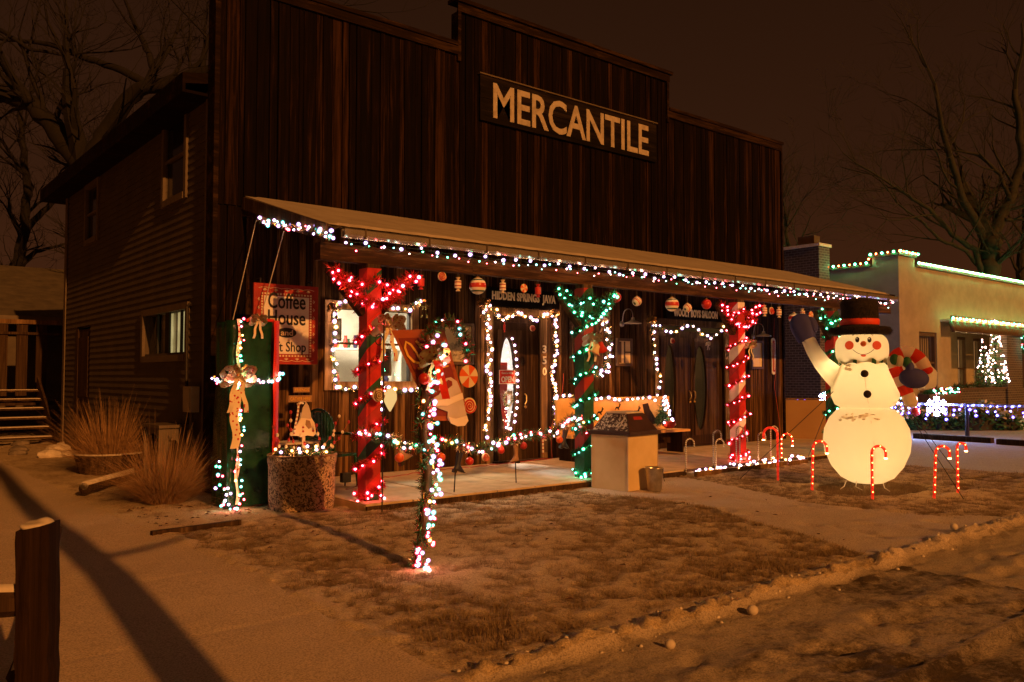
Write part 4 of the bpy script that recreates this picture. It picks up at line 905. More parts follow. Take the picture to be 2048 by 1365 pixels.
# ---- boots, balls and garland swagged on stakes before the porch
YG = 8.12
gp = [PY(u, v, y) for u, v, y in [(722,862,8.42),(745,872,8.3),(770,876,8.15),(800,890,8.1),(830,897,8.05),(850,892,8.05),(885,884,8.1),(915,884,8.12),(940,897,8.12),(965,898,8.12),(1000,886,8.12),(1030,872,8.12),(1060,872,8.12),(1100,868,8.12),(1118,856,8.14),(1140,838,8.2),(1160,842,8.35),(1170,868,8.5)]]
lights('mixed colour garland swagged across the front of the porch between the posts', gp, 64, list('wwrtgarw'), .02, .04, gar=(.10, 1300, ('tinselW','tinselG','tinselR','pine'), (0,1,1,2,3,3)), nm='lit_garland', cat='garland')
def boot(u, v, h, col, lab, flip=1, trim='polka', tilt=0.15):
    p = PY(u, v, YG+.03); t = thing('cowboy_boot', lab, 'boot', tuple(p), 'cowboy boots on stakes before the porch'); s_ = h
    # shaft top at 0, sole at -1 ; toe towards +flip
    T = Matrix.Translation(p) @ Matrix.Rotation(tilt*flip, 4, 'Y')
    mb = MB(); mb.T = T; P_ = [(0,.17,.13,0),(0,.16,.12,-.2),(0.01,.14,.11,-.45),(.02,.13,.10,-.62),(.06,.17,.11,-.74),(.12,.25,.115,-.84),(.17,.32,.12,-.92),(.18,.34,.12,-.97)]
    vs = []; K = 16
    for ox, rx, ry, z in P_:
        for i in range(K): a = 2*PI*i/K; c_ = math.cos(a); vs.append((flip*(ox+rx*c_)*s_, ry*math.sin(a)*s_*(1-.35*max(0,c_)*(z < -.7)), z*s_))
    fs = [(r_*K+i, r_*K+(i+1) % K, (r_+1)*K+(i+1) % K, (r_+1)*K+i) for r_ in range(len(P_)-1) for i in range(K)]; fs += [tuple((len(P_)-1)*K+i for i in range(K))]
    mb.add(vs, fs); mb.build('upper', M[col], t, True)
    mb = MB(); mb.T = T; mb.prism([(flip*x*s_, z*s_) for x, z in [(-.15,-.965),(.50,-.965),(.52,-.99),(.40,-1.02),(.1,-1.0),(.02,-1.0),(.0,-1.12),(-.16,-1.12)]], -.10*s_, .10*s_); mb.build('sole', M['iron'], t)
    garland(t, [p+Vector((.05*math.cos(a), .04*math.sin(a), .01)) for a in [2*PI*i/10 for i in range(11)]], .05, 500, (trim,'tinselW','pine'), (0,0,1,2), name='cuff_trim', lw=.008)
    return t
boot(790, 876, .29, 'tanboot', 'tan cowboy boot hanging nearest the red first post', 1, tilt=-.35); boot(922, 900, .25, 'denim', 'navy and grey cowboy boot on the stake right of the candle coloured pole', 1, tilt=.3)
boot(1031, 888, .22, 'tanboot', 'tan cowboy boot with toe pointing left on the stake before the lit door', -1, tilt=.1); boot(1132, 858, .24, 'denim', 'navy and grey cowboy boot tilted at the green post', 1, tilt=.3)
def stake(u, vb, vt, lab, r=.008, tl=0):
    p = PG(u, vb); t_ = PY(u+tl, vt, p.y); o = MB().tube([(p.x,p.y,-.05),(t_.x,t_.y,t_.z)], r, 6).build('stake', M['iron'], thing('garden_stake', lab, 'stake', tuple(p), 'iron stakes before the porch')); return p
stake(907, 998, 905, 'thin iron stake under the first navy boot', tl=6); stake(1033, 978, 900, 'thin iron stake under the tan boot before the lit door', tl=-3); stake(1152, 965, 870, 'thin iron stake beside the green post', tl=-4)
p = PG(764, 1026); t = thing('shepherd_hook', 'tall iron shepherd hook in front of the lit window', 'garden hook', tuple(p), 'iron stakes before the porch')
zt = PY(766, 645, p.y).z; MB().tube([(p.x,p.y,-.05),(p.x+.01,p.y,zt)], .008, 6).build('rod', M['iron'], t); MB().sphere((p.x+.01,p.y,zt), (.012,.012,.03), 8, 6).build('finial', M['iron'], t)
MB().tube([(p.x+.01-.06+.055*math.cos(a)*(1-.05*a), p.y, zt-.20+.07*math.sin(a)*(1-.05*a)) for a in [PI*.5*i/6 for i in range(0, 22)]], .006, 6).build('scroll', M['iron'], t)
for u, v, r, m, lab in [(799,916,.052,'orange','glittered orange ball hanging under the garland by the tan boot'),(882,915,.052,'orange','glittered orange ball hanging left of the navy boot'),(939,923,.050,'red','mirror red ball hanging right of the navy boot'),
                        (1002,901,.045,'red','mirror red ball hanging left of the middle tan boot'),(1047,892,.046,'redmat','dull red ball half behind the middle tan boot'),(1119,880,.046,'orange','dull red orange ball hanging left of the second navy boot')]:
    ball(u, v, r, m, lab, YG, None)
sw_thing(971, 915, YG, .05, 'round swirl candy hanging between two red balls below the garland')
def smallcane(u, v, y, h, lab, m='candystripe', r=.012, grp='small candy canes on the garland'):
    p = PY(u, v, y); t = thing('candy_cane_ornament', lab, 'ornament', tuple(p), grp)
    o = MB().tube([(0,0,-h)] + [(.0,0,-h*k/4) for k in (3,2,1)] + [(h*.14-h*.14*math.cos(a), 0, h*.14*math.sin(a)) for a in [PI*i/8 for i in range(9)]], r, 8).build('cane', M[m], t, True, False)
smallcane(1086, 882, YG, .16, 'small plastic candy cane hanging between the middle and right boots')
# ---- pole with garland and half wreath
pb = PG(838, 1140); PYb = pb.y
pp = [PY(u, v, PYb) for u, v in [(838,1135),(840,1090),(848,1040),(852,990),(856,940),(852,900),(846,870),(848,820),(850,790),(858,750),(868,720),(876,690)]]
t = thing('mailbox_post', 'leaning post wrapped in mixed bulbs and tinsel standing in the lawn', 'lit post', tuple(pb))
MB().tube(pp, .035, 10).build('post', M['greywood'], t, True)
for k in (-1, 1): 
    gq = [q_ + Vector((.05*math.cos(i*.9)*k, .03*math.sin(i*.9), 0)) for i, q_ in enumerate(resample(pp, 40))]; garland(t, gq, .065, 900, ('tinselG','tinselW','pine','tinselR'), (0,0,1,2,2,3), name='tinsel_wrap')
lower = resample(pp, 12)
put_bulbs(t, [q_+Vector((.02,-.05,0)) for q_ in pp], 84, list('wwrtgawwrt'), .0155, .05)
put_bulbs(t, [lower[0], lower[1]], 12, 'rrrw', .013, .035, off=(-.05,-.05,0))
c = PY(895, 690, PYb+.02); rr_ = .195
arc = [(c.x+rr_*math.cos(a), c.y+.02*math.sin(3*a), c.z+rr_*1.05*math.sin(a)-.02) for a in [-.35+(PI+.75)*i/20 for i in range(21)]]
t = thing('half_wreath', 'arched pine cone wreath with coloured bulbs on top of the lit leaning post', 'wreath', tuple(c))
garland(t, arc, .075, 1500, ('pine','brownleaf','tinselG','tinselR'), (0,1,1,0,2,3), name='needles', lw=.006)
put_bulbs(t, arc, 12, list('wtgrrgtw'), .014, .045)
for k in range(9): q_ = jit(random.choice(arc), .04); MB().sphere(q_, (.02,.02,.028), 8, 6).build('pine_cone', M['brownleaf'], t)
bow(t, PY(868, 715, PYb-.06), .12, 'polka'); 
for u, v in ((872,712),(894,709)): MB().sphere(PY(u, v, PYb-.14), .014, 10, 8).build('button_berry', M['black'], t)
t = thing('red_scarf_ribbon', 'wide red ribbon streaming down the front of the coffee flag', 'ribbon', tuple(PY(885,745,PYb-.1)))
vs = []
for i in range(10): q_ = PY(876+i*2.0, 722+i*8.5, PYb-.10-.02*math.sin(i)); vs += [q_-Vector((.045,0,0)), q_+Vector((.045,.02,0))]
MB().add(vs, [(2*i,2*i+1,2*i+3,2*i+2) for i in range(9)]).build('ribbon_strip', M['redfoil'], t, True)
t = ball(848, 758, .045, 'red', 'mirror red ball on the lit post beside the coffee flag', PYb-.06, None)
# coffee flag: cloth hanging crooked, with lettering and an upside-down cup
yf_ = PYb+.16
def FP(u, v, d=0): return PY(u, v, yf_-d)
def cloth(poly, d, mat, nm, root, th=.004):
    """thin cloth polygon with a fan of interior points"""
    P1 = [FP(u, v, d) for u, v in poly]; P2 = [q_+Vector((0,th,0)) for q_ in P1]; n = len(P1)
    return MB().add(P1+P2, [tuple(range(n)), tuple(range(2*n-1,n-1,-1))] + [(i,i+n,(i+1)%n+n,(i+1)%n) for i in range(n)]).build(nm, M[mat], root)
t = thing('coffee_flag', 'crooked maroon garden flag with yellow letters and a white cup', 'flag', tuple(FP(850,660)))
cloth([(783,661),(888,658),(930,805),(905,842),(868,842),(845,795)], 0, 'orangecloth', 'flag_border', t)
cloth([(797,677),(885,674),(922,800),(900,832),(872,832),(852,790)], .008, 'flagcloth', 'flag_field', t)
def stroke(pts, w, d, mat, nm, root):
    vs = []; pts = [Vector((a, b)) for a, b in pts]
    for i, p_ in enumerate(pts):
        dd = (pts[min(i+1,len(pts)-1)]-pts[max(i-1,0)]).normalized(); nn = Vector((-dd.y, dd.x))*w/2; vs += [FP(*(p_+nn), d), FP(*(p_-nn), d)]
    k = len(vs); vs += [q_+Vector((0,.004,0)) for q_ in vs]
    return MB().add(vs, [(2*i,2*i+1,2*i+3,2*i+2) for i in range(k//2-1)]).build(nm, M[mat], root)
stroke([(822,690),(812,684),(810,696),(816,712),(828,724),(842,727)], 4.5, .014, 'yellow', 'letter', t); stroke([(822,690),(832,704),(842,722)], 4, .014, 'yellow', 'letter', t)
stroke([(832,682),(846,700),(852,716)], 4.5, .014, 'yellow', 'letter', t); stroke([(832,683),(842,688),(850,698)], 3.5, .015, 'yellow', 'letter', t)
stroke([(836,738),(846,736)], 5, .014, 'yellow', 'letter', t); stroke([(886,722),(893,710),(900,727)], 3.5, .014, 'yellow', 'letter', t); stroke([(884,736),(897,732)], 3, .014, 'yellow', 'letter', t)
cloth([(892,757),(902,755),(914,763),(922,783),(928,806),(933,830),(937,842),(930,852),(915,853),(902,847),(895,836),(896,824),(880,818),(868,812),(862,800),(878,790),(888,775)], .03, 'cupcloth', 'cup', t)
cloth([(888,768),(897,760),(904,763),(905,771),(896,778),(886,782)], .04, 'flagcloth', 'coffee_opening', t)
cloth([(868,800),(890,800),(925,786),(927,798),(895,812),(872,812)], .045, 'cream', 'cup_band', t); cloth([(897,834),(912,838),(934,832),(937,842),(930,852),(915,853),(902,847)], .045, 'cream', 'saucer', t)
MB().tube([PG(905,1040,0)*1.0]*1 + [FP(905,860)], .004, 5) if False else None
def lolly(u, v, y, r, lab, kind='swirl'):
    c = PY(u, v, y); t = thing('lollipop_ornament', lab, 'ornament', tuple(c), 'disc ornaments by the flag')
    swirl(t, c, r) if kind == 'swirl' else pepper(t, c, r); return t
lolly(937, 753, PYb+.75, .105, 'large orange and cream peppermint disc at the right of the coffee flag', 'p'); lolly(938, 812, PYb+.75, .075, 'round swirl lollipop at the lower right of the coffee flag')
c = PY(757, 791, 8.3); t = thing('lollipop_ornament', 'brown coiled lollipop disc beside the leftmost post', 'ornament', tuple(c), 'disc ornaments by the flag'); swirl(t, c, .075, None, 'tanboot')
t = thing('paper_lantern', 'glowing cream onion shaped lantern under the window', 'lantern', tuple(PY(780,800,YW-.2))); c = PY(780, 800, YW-.2)
M['lantern'] = emat('lit paper lantern', (1,.62,.22), .9)
MB().lathe([(.01,-.17),(.05,-.10),(.10,0),(.10,.08),(.06,.15),(.02,.17)], c, 16).build('shade', M['lantern'], t, True)
# ================================================================== GIFT BOX
gx0, gx1, gy0, gy1, gz = 3.60, 4.14, 9.42, 9.90, 2.13
t = thing('giant_gift_box', 'tall green wrapped gift box with a red side standing at the porch corner', 'gift box', (3.87, 9.66, 0))
def wrapbox(x0, x1, y0, y1, z0, z1, mat, nm, seed):
    mb = MB(); vs = []; fs = []; K = 10; Z_ = 26; per = []
    for k in range(4):
        a = [(x0,y0),(x1,y0),(x1,y1),(x0,y1)][k]; b = [(x1,y0),(x1,y1),(x0,y1),(x0,y0)][k]
        for i in range(K): f_ = i/K; per.append((a[0]+(b[0]-a[0])*f_, a[1]+(b[1]-a[1])*f_))
    n = len(per); cx, cy = (x0+x1)/2, (y0+y1)/2; rr = random.Random(seed)
    for j in range(Z_+1):
        z = z0+(z1-z0)*j/Z_
        for i, (x, y) in enumerate(per):
            w_ = .030*math.sin(i*1.9+.22*j)+.018*math.sin(i*.8+j*.7)+rr.uniform(-.004,.004); w_ *= 1+1.4*max(0, .35-j/Z_)
            taper = .93+.05*(1-j/Z_)+.03*math.exp(-j/1.5); vs.append((cx+(x-cx)*taper*(1+w_), cy+(y-cy)*taper*(1+w_), z+(.012*math.sin(i*.7) if j == Z_ else 0)))
    for j in range(Z_):
        for i in range(n): fs.append((j*n+i, j*n+(i+1)%n, (j+1)*n+(i+1)%n, (j+1)*n+i))
    fs.append(tuple(Z_*n+i for i in range(n))); mb.add(vs, fs); return mb.build(nm, M[mat], t, True)
wrapbox(gx0, gx1, gy0, gy1, .02, gz, 'greenfoil', 'wrapped_body', 3)
mb = MB(); vs = []
for j in range(21): z = .03+2.12*j/20; o_ = .018*math.sin(j*.8); vs += [(gx1-.02+o_*.3, gy0-.035, z), (gx1+.05, gy0-.03+o_*.3, z), (gx1+.05, gy1+.02, z)]
mb.add(vs, [(3*j, 3*j+1, 3*j+4, 3*j+3) for j in range(20)] + [(3*j+1, 3*j+2, 3*j+5, 3*j+4) for j in range(20)]); mb.build('red_side', M['redfoil'], t, True)
MB().tube([(gx0+.2, gy0-.03, gz+.01),(3.87, gy0+.1, gz+.03),(gx1, gy0+.0, gz+.02)], .02, 8).build('folded_top', M['redfoil'], t, True)
bx_ = gx0+.10; yv = gy0-.05
mb = MB(); vs = []
for j in range(30): z = .05+2.1*j/29; vs += [(bx_-.018+.014*math.sin(j), yv+.01, z), (bx_+.018+.014*math.sin(j*1.3), yv+.005, z)]
mb.add(vs, [(2*j,2*j+1,2*j+3,2*j+2) for j in range(29)]); mb.build('ribbon_band', M['polka'], t, True)
t2 = bowthing((bx_-.05, yv-.10, 1.50), .19, 'polka', 'large red dotted cream bow on the front of the green gift box')
b_ = MB(); vs = []
for j in range(12): z = 1.35-.06*j; vs += [(bx_-.12+.02*math.sin(j*.9), yv-.1, z), (bx_-.03+.02*math.sin(j*.9), yv-.11, z)]
b_.add(vs, [(2*j,2*j+1,2*j+3,2*j+2) for j in range(11)]).build('long_tail', M['polka'], t2, True)
bowthing((gx0+.33, gy0-.02, gz+.02), .10, 'cream', 'small cream bow on the top edge of the green gift box')
lights('vertical multicolour string running down the front of the green gift box', [(bx_+.02,yv-.03,2.15),(bx_,yv-.03,1.5),(bx_+.03,yv-.03,.9),(bx_-.02,yv-.03,.4),(bx_+.02,yv-.03,.08)], 38, list('wtgawr'), .0155, .035)
lights('horizontal multicolour string tied round the middle of the green gift box', [(gx0-.16,yv+.1,1.50),(gx0-.1,yv-.02,1.40),(bx_,yv-.04,1.42),(gx0+.35,yv-.03,1.43),(gx1+.06,yv-.02,1.50),(gx1+.08,yv+.1,1.50)], 30, list('wwrgwt'), .018, .035, gar=(.02, 300, ('tinselG','tinselW'), (0,1)))
lights('loose heap of multicolour bulbs by the foot of the green gift box', [(gx0-.13,yv+.05,.55),(gx0-.08,yv,.4),(gx0-.12,yv,.28),(gx0+.02,yv-.02,.2),(gx0-.08,yv-.02,.1),(gx0-.12,yv-.05,.06),(gx0+.1,yv-.06,.05)], 22, list('wtrwg'), .016, .04)
for k, (u1, v1, u2, v2, y1) in enumerate([(515,430,466,640,10.4),(568,463,520,640,10.2)]):
    a = PX(u1, v1, 4.38); b = PY(u2, v2, 9.6); tag(MB().tube([a, b], .006, 6).build('guy_rope', M['beige'], None), ['left taut rope from the porch roof end down to the gift box', 'right taut rope from the porch roof end down past the Coffee House sign'][k], 'rope')
# ================================================================== PEBBLED BARREL PLANTER
c = Vector((4.47, 9.15, 0)); c = Vector((4.31, 9.0, 0)); pr_ = .38; ph = .60
t = thing('pebble_planter', 'round pebble patterned planter wrapped in mottled cloth beside the gift box', 'planter', tuple(c))
MB().lathe([(pr_*.93,0),(pr_*.97,.1),(pr_*.98,ph*.8),(pr_*1.02,ph-.06),(pr_*1.02,ph),(pr_*.95,ph-.005),(pr_*.93,ph-.08),(.01,ph-.08)], c, 40, False, lambda a, i: 1+.012*math.sin(a*7+i)+.01*math.sin(a*13)).build('planter_wall', M['pebble'], t, True)
MB().lathe([(pr_*1.025, 0),(pr_*1.03,.012),(pr_*.99,.02),(pr_*.96,.004)], c+Vector((0,0,ph)), 40, False).build('rim', M['tanboot'], t, True)
t = thing('lit_greenery', 'tinsel greenery with white bulbs filling the pebbled planter', 'greenery', tuple(c+Vector((0,0,ph))))
for i in range(5): garland(t, [c+Vector((pr_*.8*(k/6*2-1), pr_*(-.6+.3*i)*.8, ph+.02+.03*math.sin(k*2+i))) for k in range(7)], .085, 420, ('pine','tinselW','tinselG'), (0,1,1,2), name='sprig')
for u, v in [(551,899),(584,902),(598,898),(614,903),(615,893),(632,893),(633,900),(646,895),(653,904),(600,905),(562,905)]:
    q_ = PY(u, v, c.y-.2); bulb(t, q_, 'wwa'[u % 3], .0175)
t = thing('berry_picks', 'wiry picks with red and white beads rising from the pebbled planter', 'berry picks', tuple(c+Vector((0,0,ph))))
for a, b_, n in [((560,900),(547,855),4),((570,900),(582,825),6),((590,905),(575,850),4),((640,900),(678,833),5),((650,902),(697,845),4),((660,898),(668,870),3),((635,898),(632,850),4),((612,900),(600,870),3)]:
    A_ = PY(a[0],a[1],c.y-.1); B_ = PY(b_[0],b_[1],c.y-.12); mid = (A_+B_)/2+Vector((.03,0,-.03)); pts = [A_.lerp(mid, k/5) for k in range(5)]+[mid.lerp(B_, k/5) for k in range(6)]
    MB().tube(pts, .0022, 4).build('wire_stem', M['redwire'], t)
    for k in range(n): q_ = pts[int(10*(k+1)/n)]; MB().sphere(jit(q_, .008), (.017,.017,.022), 8, 6).build('bead', M['redmat' if k % 2 else 'cream'], t, True)
c2 = PY(605, 870, c.y); t = thing('snowman_yard_sign', 'cream wooden cutout of a mitten with a drooping cap and candy cane on a post', 'yard sign', tuple(c2))
def FQ(pts): return [(PY(u, v, c.y).x, PY(u, v, c.y).z) for u, v in pts]
MB().prism(FQ([(583,872),(586,860),(595,848),(600,838),(602,826),(614,824),(622,836),(628,846),(630,858),(631,868),(626,873),(614,871),(604,874),(594,872)]), c.y-.012, c.y+.012).build('cutout', M['cream'], t)
MB().prism(FQ([(600,836),(604,816),(610,806),(606,804),(597,808),(594,812),(592,808),(600,803),(610,803),(616,812),(620,826),(621,838)]), c.y-.02, c.y-.0125).build('cap', M['cupcloth'], t)
for u, v, r_ in ((605,855,2.2),(605,863,2.2),(625,862,2.2)): MB().prism(FQ([(u+r_*math.cos(a), v+r_*math.sin(a)) for a in [PI*i/4 for i in range(8)]]), c.y-.02, c.y-.0125).build('painted_heart', M['redmat'], t)
MB().prism(FQ([(611,840),(618,842),(622,855),(616,858),(610,850)]), c.y-.022, c.y-.0125).build('mitten_patch', M['tanboot'], t)
o = MB().tube([PY(u,v,c.y-.03) for u,v in [(588,868),(590,855),(593,840),(596,825),(597,812),(601,806),(607,808)]], .012, 8).build('cane', M['candystripe'], t, True)
MB().tube([PY(607,873,c.y), PY(607,905,c.y)], .02, 8).build('post', M['cream'], t)
t = thing('friends_sign', 'two small hanging boards reading FRIENDS GATHER HERE', 'sign', tuple(PY(602,790,9.9)))
for u, v, w_, h_, s_ in ((603,780,.22,.065,'FRIENDS'),(600,798,.32,.085,'GATHER HERE')):
    q_ = PY(u, v, 9.9); MB().box(q_.x-w_/2, q_.x+w_/2, 9.89, 9.91, q_.z-h_/2, q_.z+h_/2).build('board', M['tanboot'], t); letters('lettering', s_, faceY(q_.x, 9.885, q_.z), w_*.85, h_*.55, 'yellow', t, .004, .01)
q_ = PY(602,790,9.93); MB().tube([(q_.x,9.92,0),(q_.x,9.92,q_.z+.08)], .01, 6).build('pole', M['greywood'], t)
# dark green moulded chair with snowy table
def chair(x, y, rz):
    t = thing('patio_chair', 'dark green plastic patio chair with rounded back behind the leftmost post', 'chair', (x, y, PZ), rz=rz)
    mb = MB(); n = 9
    for i in range(n):
        a = (i-(n-1)/2)*.055; top_ = .95-.9*a*a*1.6; mb.box(a-.022, a+.022, .20+.0*a, .225, .42, top_)
    mb.build('back_slats', M['greenfoil'], t, False, False)
    MB().tube([(-.28,.21,.42)]+[(-.28*math.cos(b), .215, .62+.36*math.sin(b)) for b in [PI*i/14 for i in range(15)]]+[(.28,.21,.42)], .022, 8).build('back_rim', M['greenfoil'], t, True, False)
    MB().box(-.26,.26,-.24,.22,.39,.425).build('seat', M['greenfoil'], t, False, False)
    for sx_ in (-1,1):
        MB().tube([(sx_*.28,.2,.66),(sx_*.31,-.05,.66),(sx_*.31,-.22,.63),(sx_*.29,-.25,.42)], .02, 8).build('armrest', M['greenfoil'], t, True, False)
        for y_ in (-.23,.2): MB().tube([(sx_*.24,y_,.40),(sx_*.28,y_*1.1,.0)], .022, 8).build('leg', M['greenfoil'], t, True, False)
    return t
ch = PY(672, 920, 9.75); chair(ch.x, 9.95, .25)
t = thing('folding_table', 'low wooden folding table with snow on it behind the planter', 'table', (4.55, 10.0, PZ)); 
MB().box(4.2,5.0,9.85,10.25,.62,.645).build('tabletop', M['greywood'], t); MB().box(4.21,4.99,9.86,10.24,.647,.67).build('snow_layer', M['snow'], t)
for a, b_ in (((4.3,.0),(4.68,.62)),((4.68,.0),(4.3,.62))): MB().bar((a[0],9.95,a[1]),(b_[0],9.95,b_[1]),.04,.03).build('leg', M['greywood'], t)
t = thing('floodlight', 'small black garden floodlight on the ground beside the pebbled planter', 'floodlight', tuple(PG(690,985)))
q_ = PG(690,985); MB().box(q_.x-.06,q_.x+.06,q_.y-.05,q_.y+.03,.13,.25).build('housing', M['black'], t); MB().tube([(q_.x,q_.y,0),(q_.x,q_.y,.13)], .012, 6).build('spike', M['iron'], t)
tag(wire(None, [(q_.x,q_.y,.03),(q_.x+.15,q_.y-.25,.012),(4.8,8.75,.015),(4.85,8.45,.02)], .006, 'wire', 20, 'extension_cord', .004), 'dark cord lying between the floodlight and the red first post', 'cord')
tag(wire(None, [(PX_[0]+.2,YF+.9,PZ+.01),(6.0,10.2,PZ+.01),(7.2,10.5,PZ+.01),(8.3,10.6,PZ+.01),(9.7,10.7,PZ+.02),(9.72,10.75,.6),(10.0,10.76,1.2),(10.05,10.77,1.55)], .006, 'redwire', 60, 'extension_cord', .01), 'red cord running along the porch wall and up beside the Java door', 'cord')
# ================================================================== TRASH BIN, PAIL, BENCHES
bl = PG(1180, 975); bm_ = PG(1240, 985); br_ = PG(1291, 972)
c = Vector((8.44, 7.86, 0)); hw = .30; bz_ = .72
t = thing('trash_bin', 'square cream trash bin with a brown hooded lid dusted with snow', 'trash bin', tuple(c), rz=.10)
MB().box(-hw*1.05,hw*1.15,-hw,hw,.0,bz_).build('bin_body', M['binpaint'], t, False, False)
for x_, y_ in ((-hw*1.05,-hw),(hw*1.15,-hw),(-hw*1.05,hw)): MB().box(x_-.006,x_+.012 if x_ < 0 else x_+.006,y_-.006 if y_ < 0 else y_-.012,y_+.012 if y_ < 0 else y_+.006,.01,bz_-.002).build('corner_strip', M['cupcloth'], t, False, False)
MB().add([(a*w_*hw+.015, b_*w_*hw, z_) for z_, w_ in ((bz_+.0,1.16),(bz_+.05,1.16),(bz_+.055,1.05),(bz_+.28,.60)) for a, b_ in ((-1,-1),(1,-1),(1,1),(-1,1))],
        [(3,2,1,0)] + [(k*4+i, k*4+(i+1)%4, k*4+4+(i+1)%4, k*4+4+i) for k in range(3) for i in range(4)] + [(12,13,14,15)]).build('hood', M['binlid'], t, False, False)
MB().add([(-.115,-hw*.93,bz_+.09),(.145,-hw*.93,bz_+.09),(.10,-hw*.70,bz_+.24),(-.07,-hw*.70,bz_+.24)], [(0,1,2,3)]).build('flap', M['redmat'], t, False, False)
MB().box(-hw*.58,hw*.64,-hw*.58,hw*.58,bz_+.282,bz_+.30).build('snow_cap', M['snow'], t, False, False)
def speck():
    m, tt, o = newmat('snow speckled brown plastic'); v = coords(tt); n = noise(tt, v, 22, 5, .75); surf(tt, o, ramp(tt, n, [(.50, (.045,.018,.011)), (.56, (.6,.55,.48))]), .7, 0, n, .5, .02); return m
M['speck'] = speck()
MB().add([(-hw*1.04+.015-.003,hw*.98,bz_+.06),(-hw*1.04+.015-.003,-hw*.98,bz_+.06),(-hw*.61+.015-.003,-hw*.57,bz_+.278),(-hw*.61+.015-.003,hw*.57,bz_+.278)], [(0,1,2,3)]).build('snow_dusting', M['speck'], t, False, False)
q_ = Vector((8.50, 7.38, .0)); t = thing('metal_pail', 'galvanised metal pail standing against the cream trash bin', 'pail', tuple(q_))
MB().lathe([(.085,0),(.095,.02),(.125,.29),(.132,.30),(.125,.305),(.118,.29),(.09,.03),(.01,.03)], q_, 28, False).build('pail_body', M['silver'], t, True)
MB().tube([(q_.x+.05,q_.y-.13,.13),(q_.x+.02,q_.y-.135,.20),(q_.x+.01,q_.y-.135,.29)], .004, 6).build('handle', M['iron'], t)
def bench_(xa, xb, y, lab, deco=True):
    t = thing('painted_bench', lab, 'bench', ((xa+xb)/2, y, PZ), 'honey coloured porch benches')
    MB().box(xa, xb, y+.16, y+.20, .50, 1.12).build('backrest', M['bench'], t); MB().box(xa-.05, xb+.1, y-.26, y+.155, .47, .51).build('seat', M['bench'], t)
    for x in (xa+.05, xb-.09): MB().box(x, x+.04, y-.22, y+.15, PZ+.003, .468).build('leg', M['door'], t)
    MB().box(xa+.1, xb-.1, y+.05, y+.08, .25, .466).build('apron', M['door'], t)
    if deco:
        def R2(cx, cz, s_): return [(cx+s_*a, cz+s_*b_) for a, b_ in [(-.5,-.05),(-.62,-.25),(-.55,-.28),(-.42,-.08),(-.1,-.1),(.1,-.3),(.18,-.28),(.1,-.05),(.3,.1),(.36,.28),(.5,.33),(.47,.42),(.34,.42),(.34,.6),(.28,.44),(.2,.58),(.22,.38),(.1,.14),(-.4,.12)]]
        for cx, cz, s_ in ((xa+1.05,.86,.16),(xa+1.5,.93,.14),(xa+2.0,.84,.2)): MB().prism(R2(cx, cz, s_), y+.152, y+.158).build('painted_reindeer', M['door'], t)
        MB().prism([(xa+2.1,.62),(xa+2.35,.6),(xa+2.8,.62),(xa+2.85,.75),(xa+2.7,.85),(xa+2.5,.72),(xa+2.35,.88),(xa+2.3,1.0),(xa+2.15,.98),(xa+2.2,.8),(xa+2.1,.74)], y+.152, y+.158).build('painted_sleigh', M['door'], t)
    return t
b0 = PY(1126,850,10.35).x; b1 = PY(1352,850,10.35).x; bench_(b0, b1, 10.35, 'long honey coloured bench with painted reindeer against the porch wall')
bg_ = [PY(u, v, 10.45) for u, v in [(1112,798),(1135,790),(1160,798),(1190,800),(1210,796),(1240,802),(1262,798),(1290,795),(1308,800)]]
lights('green garland with white bulbs along the top of the honey bench', bg_, 17, 'w', .026, .02, gar=(.05, 400, ('pine','tinselW'), (0,0,1)), nm='lit_garland', cat='garland')
lights('two loose white bulbs hanging under the bench seat', [PY(1311,865,10.0), PY(1308,872,10.0), PY(1307,876,10.0)], 3, 'w', .022, .01)
c = PY(1326, 852, 10.25); t = thing('small_lit_tree', 'small tabletop tree with white bulbs standing on the bench', 'christmas tree', tuple(c))
MB().tube([c, c+Vector((0,0,.50))], .012, 6).build('trunk', M['bark'], t)
for k in range(7):
    z = .06+.068*k; r_ = .17*(1-k/8); garland(t, [c+Vector((r_*.6*math.cos(a), r_*.6*math.sin(a), z)) for a in [2*PI*i/10 for i in range(11)]], r_*.6+.02, 380, ('pine','tinselG'), (0,0,1), name='branches')
for i in range(24): k = random.random(); r_ = .19*(1-k*.85); a = random.uniform(-PI, 0)+.6; bulb(t, c+Vector((r_*math.cos(a), r_*math.sin(a)-.02, .05+.5*k)), 'w', .021)
t = thing('candy_basket', 'small red and cream basket at the foot of the bench tree', 'basket', tuple(c+Vector((.03,-.12,-.04)))); q_ = c+Vector((.03,-.12,-.04))
MB().lathe([(.06,0),(.10,.03),(.12,.10),(.11,.13),(.05,.12)], q_, 16).build('basket_body', M['redmat'], t, True); [MB().sphere(q_+Vector((-.12+.05*k,-.02,.05+.02*(k%2))), .03, 10, 8).build('sweet', M['cream' if k % 2 else 'red'], t, True) for k in range(6)]
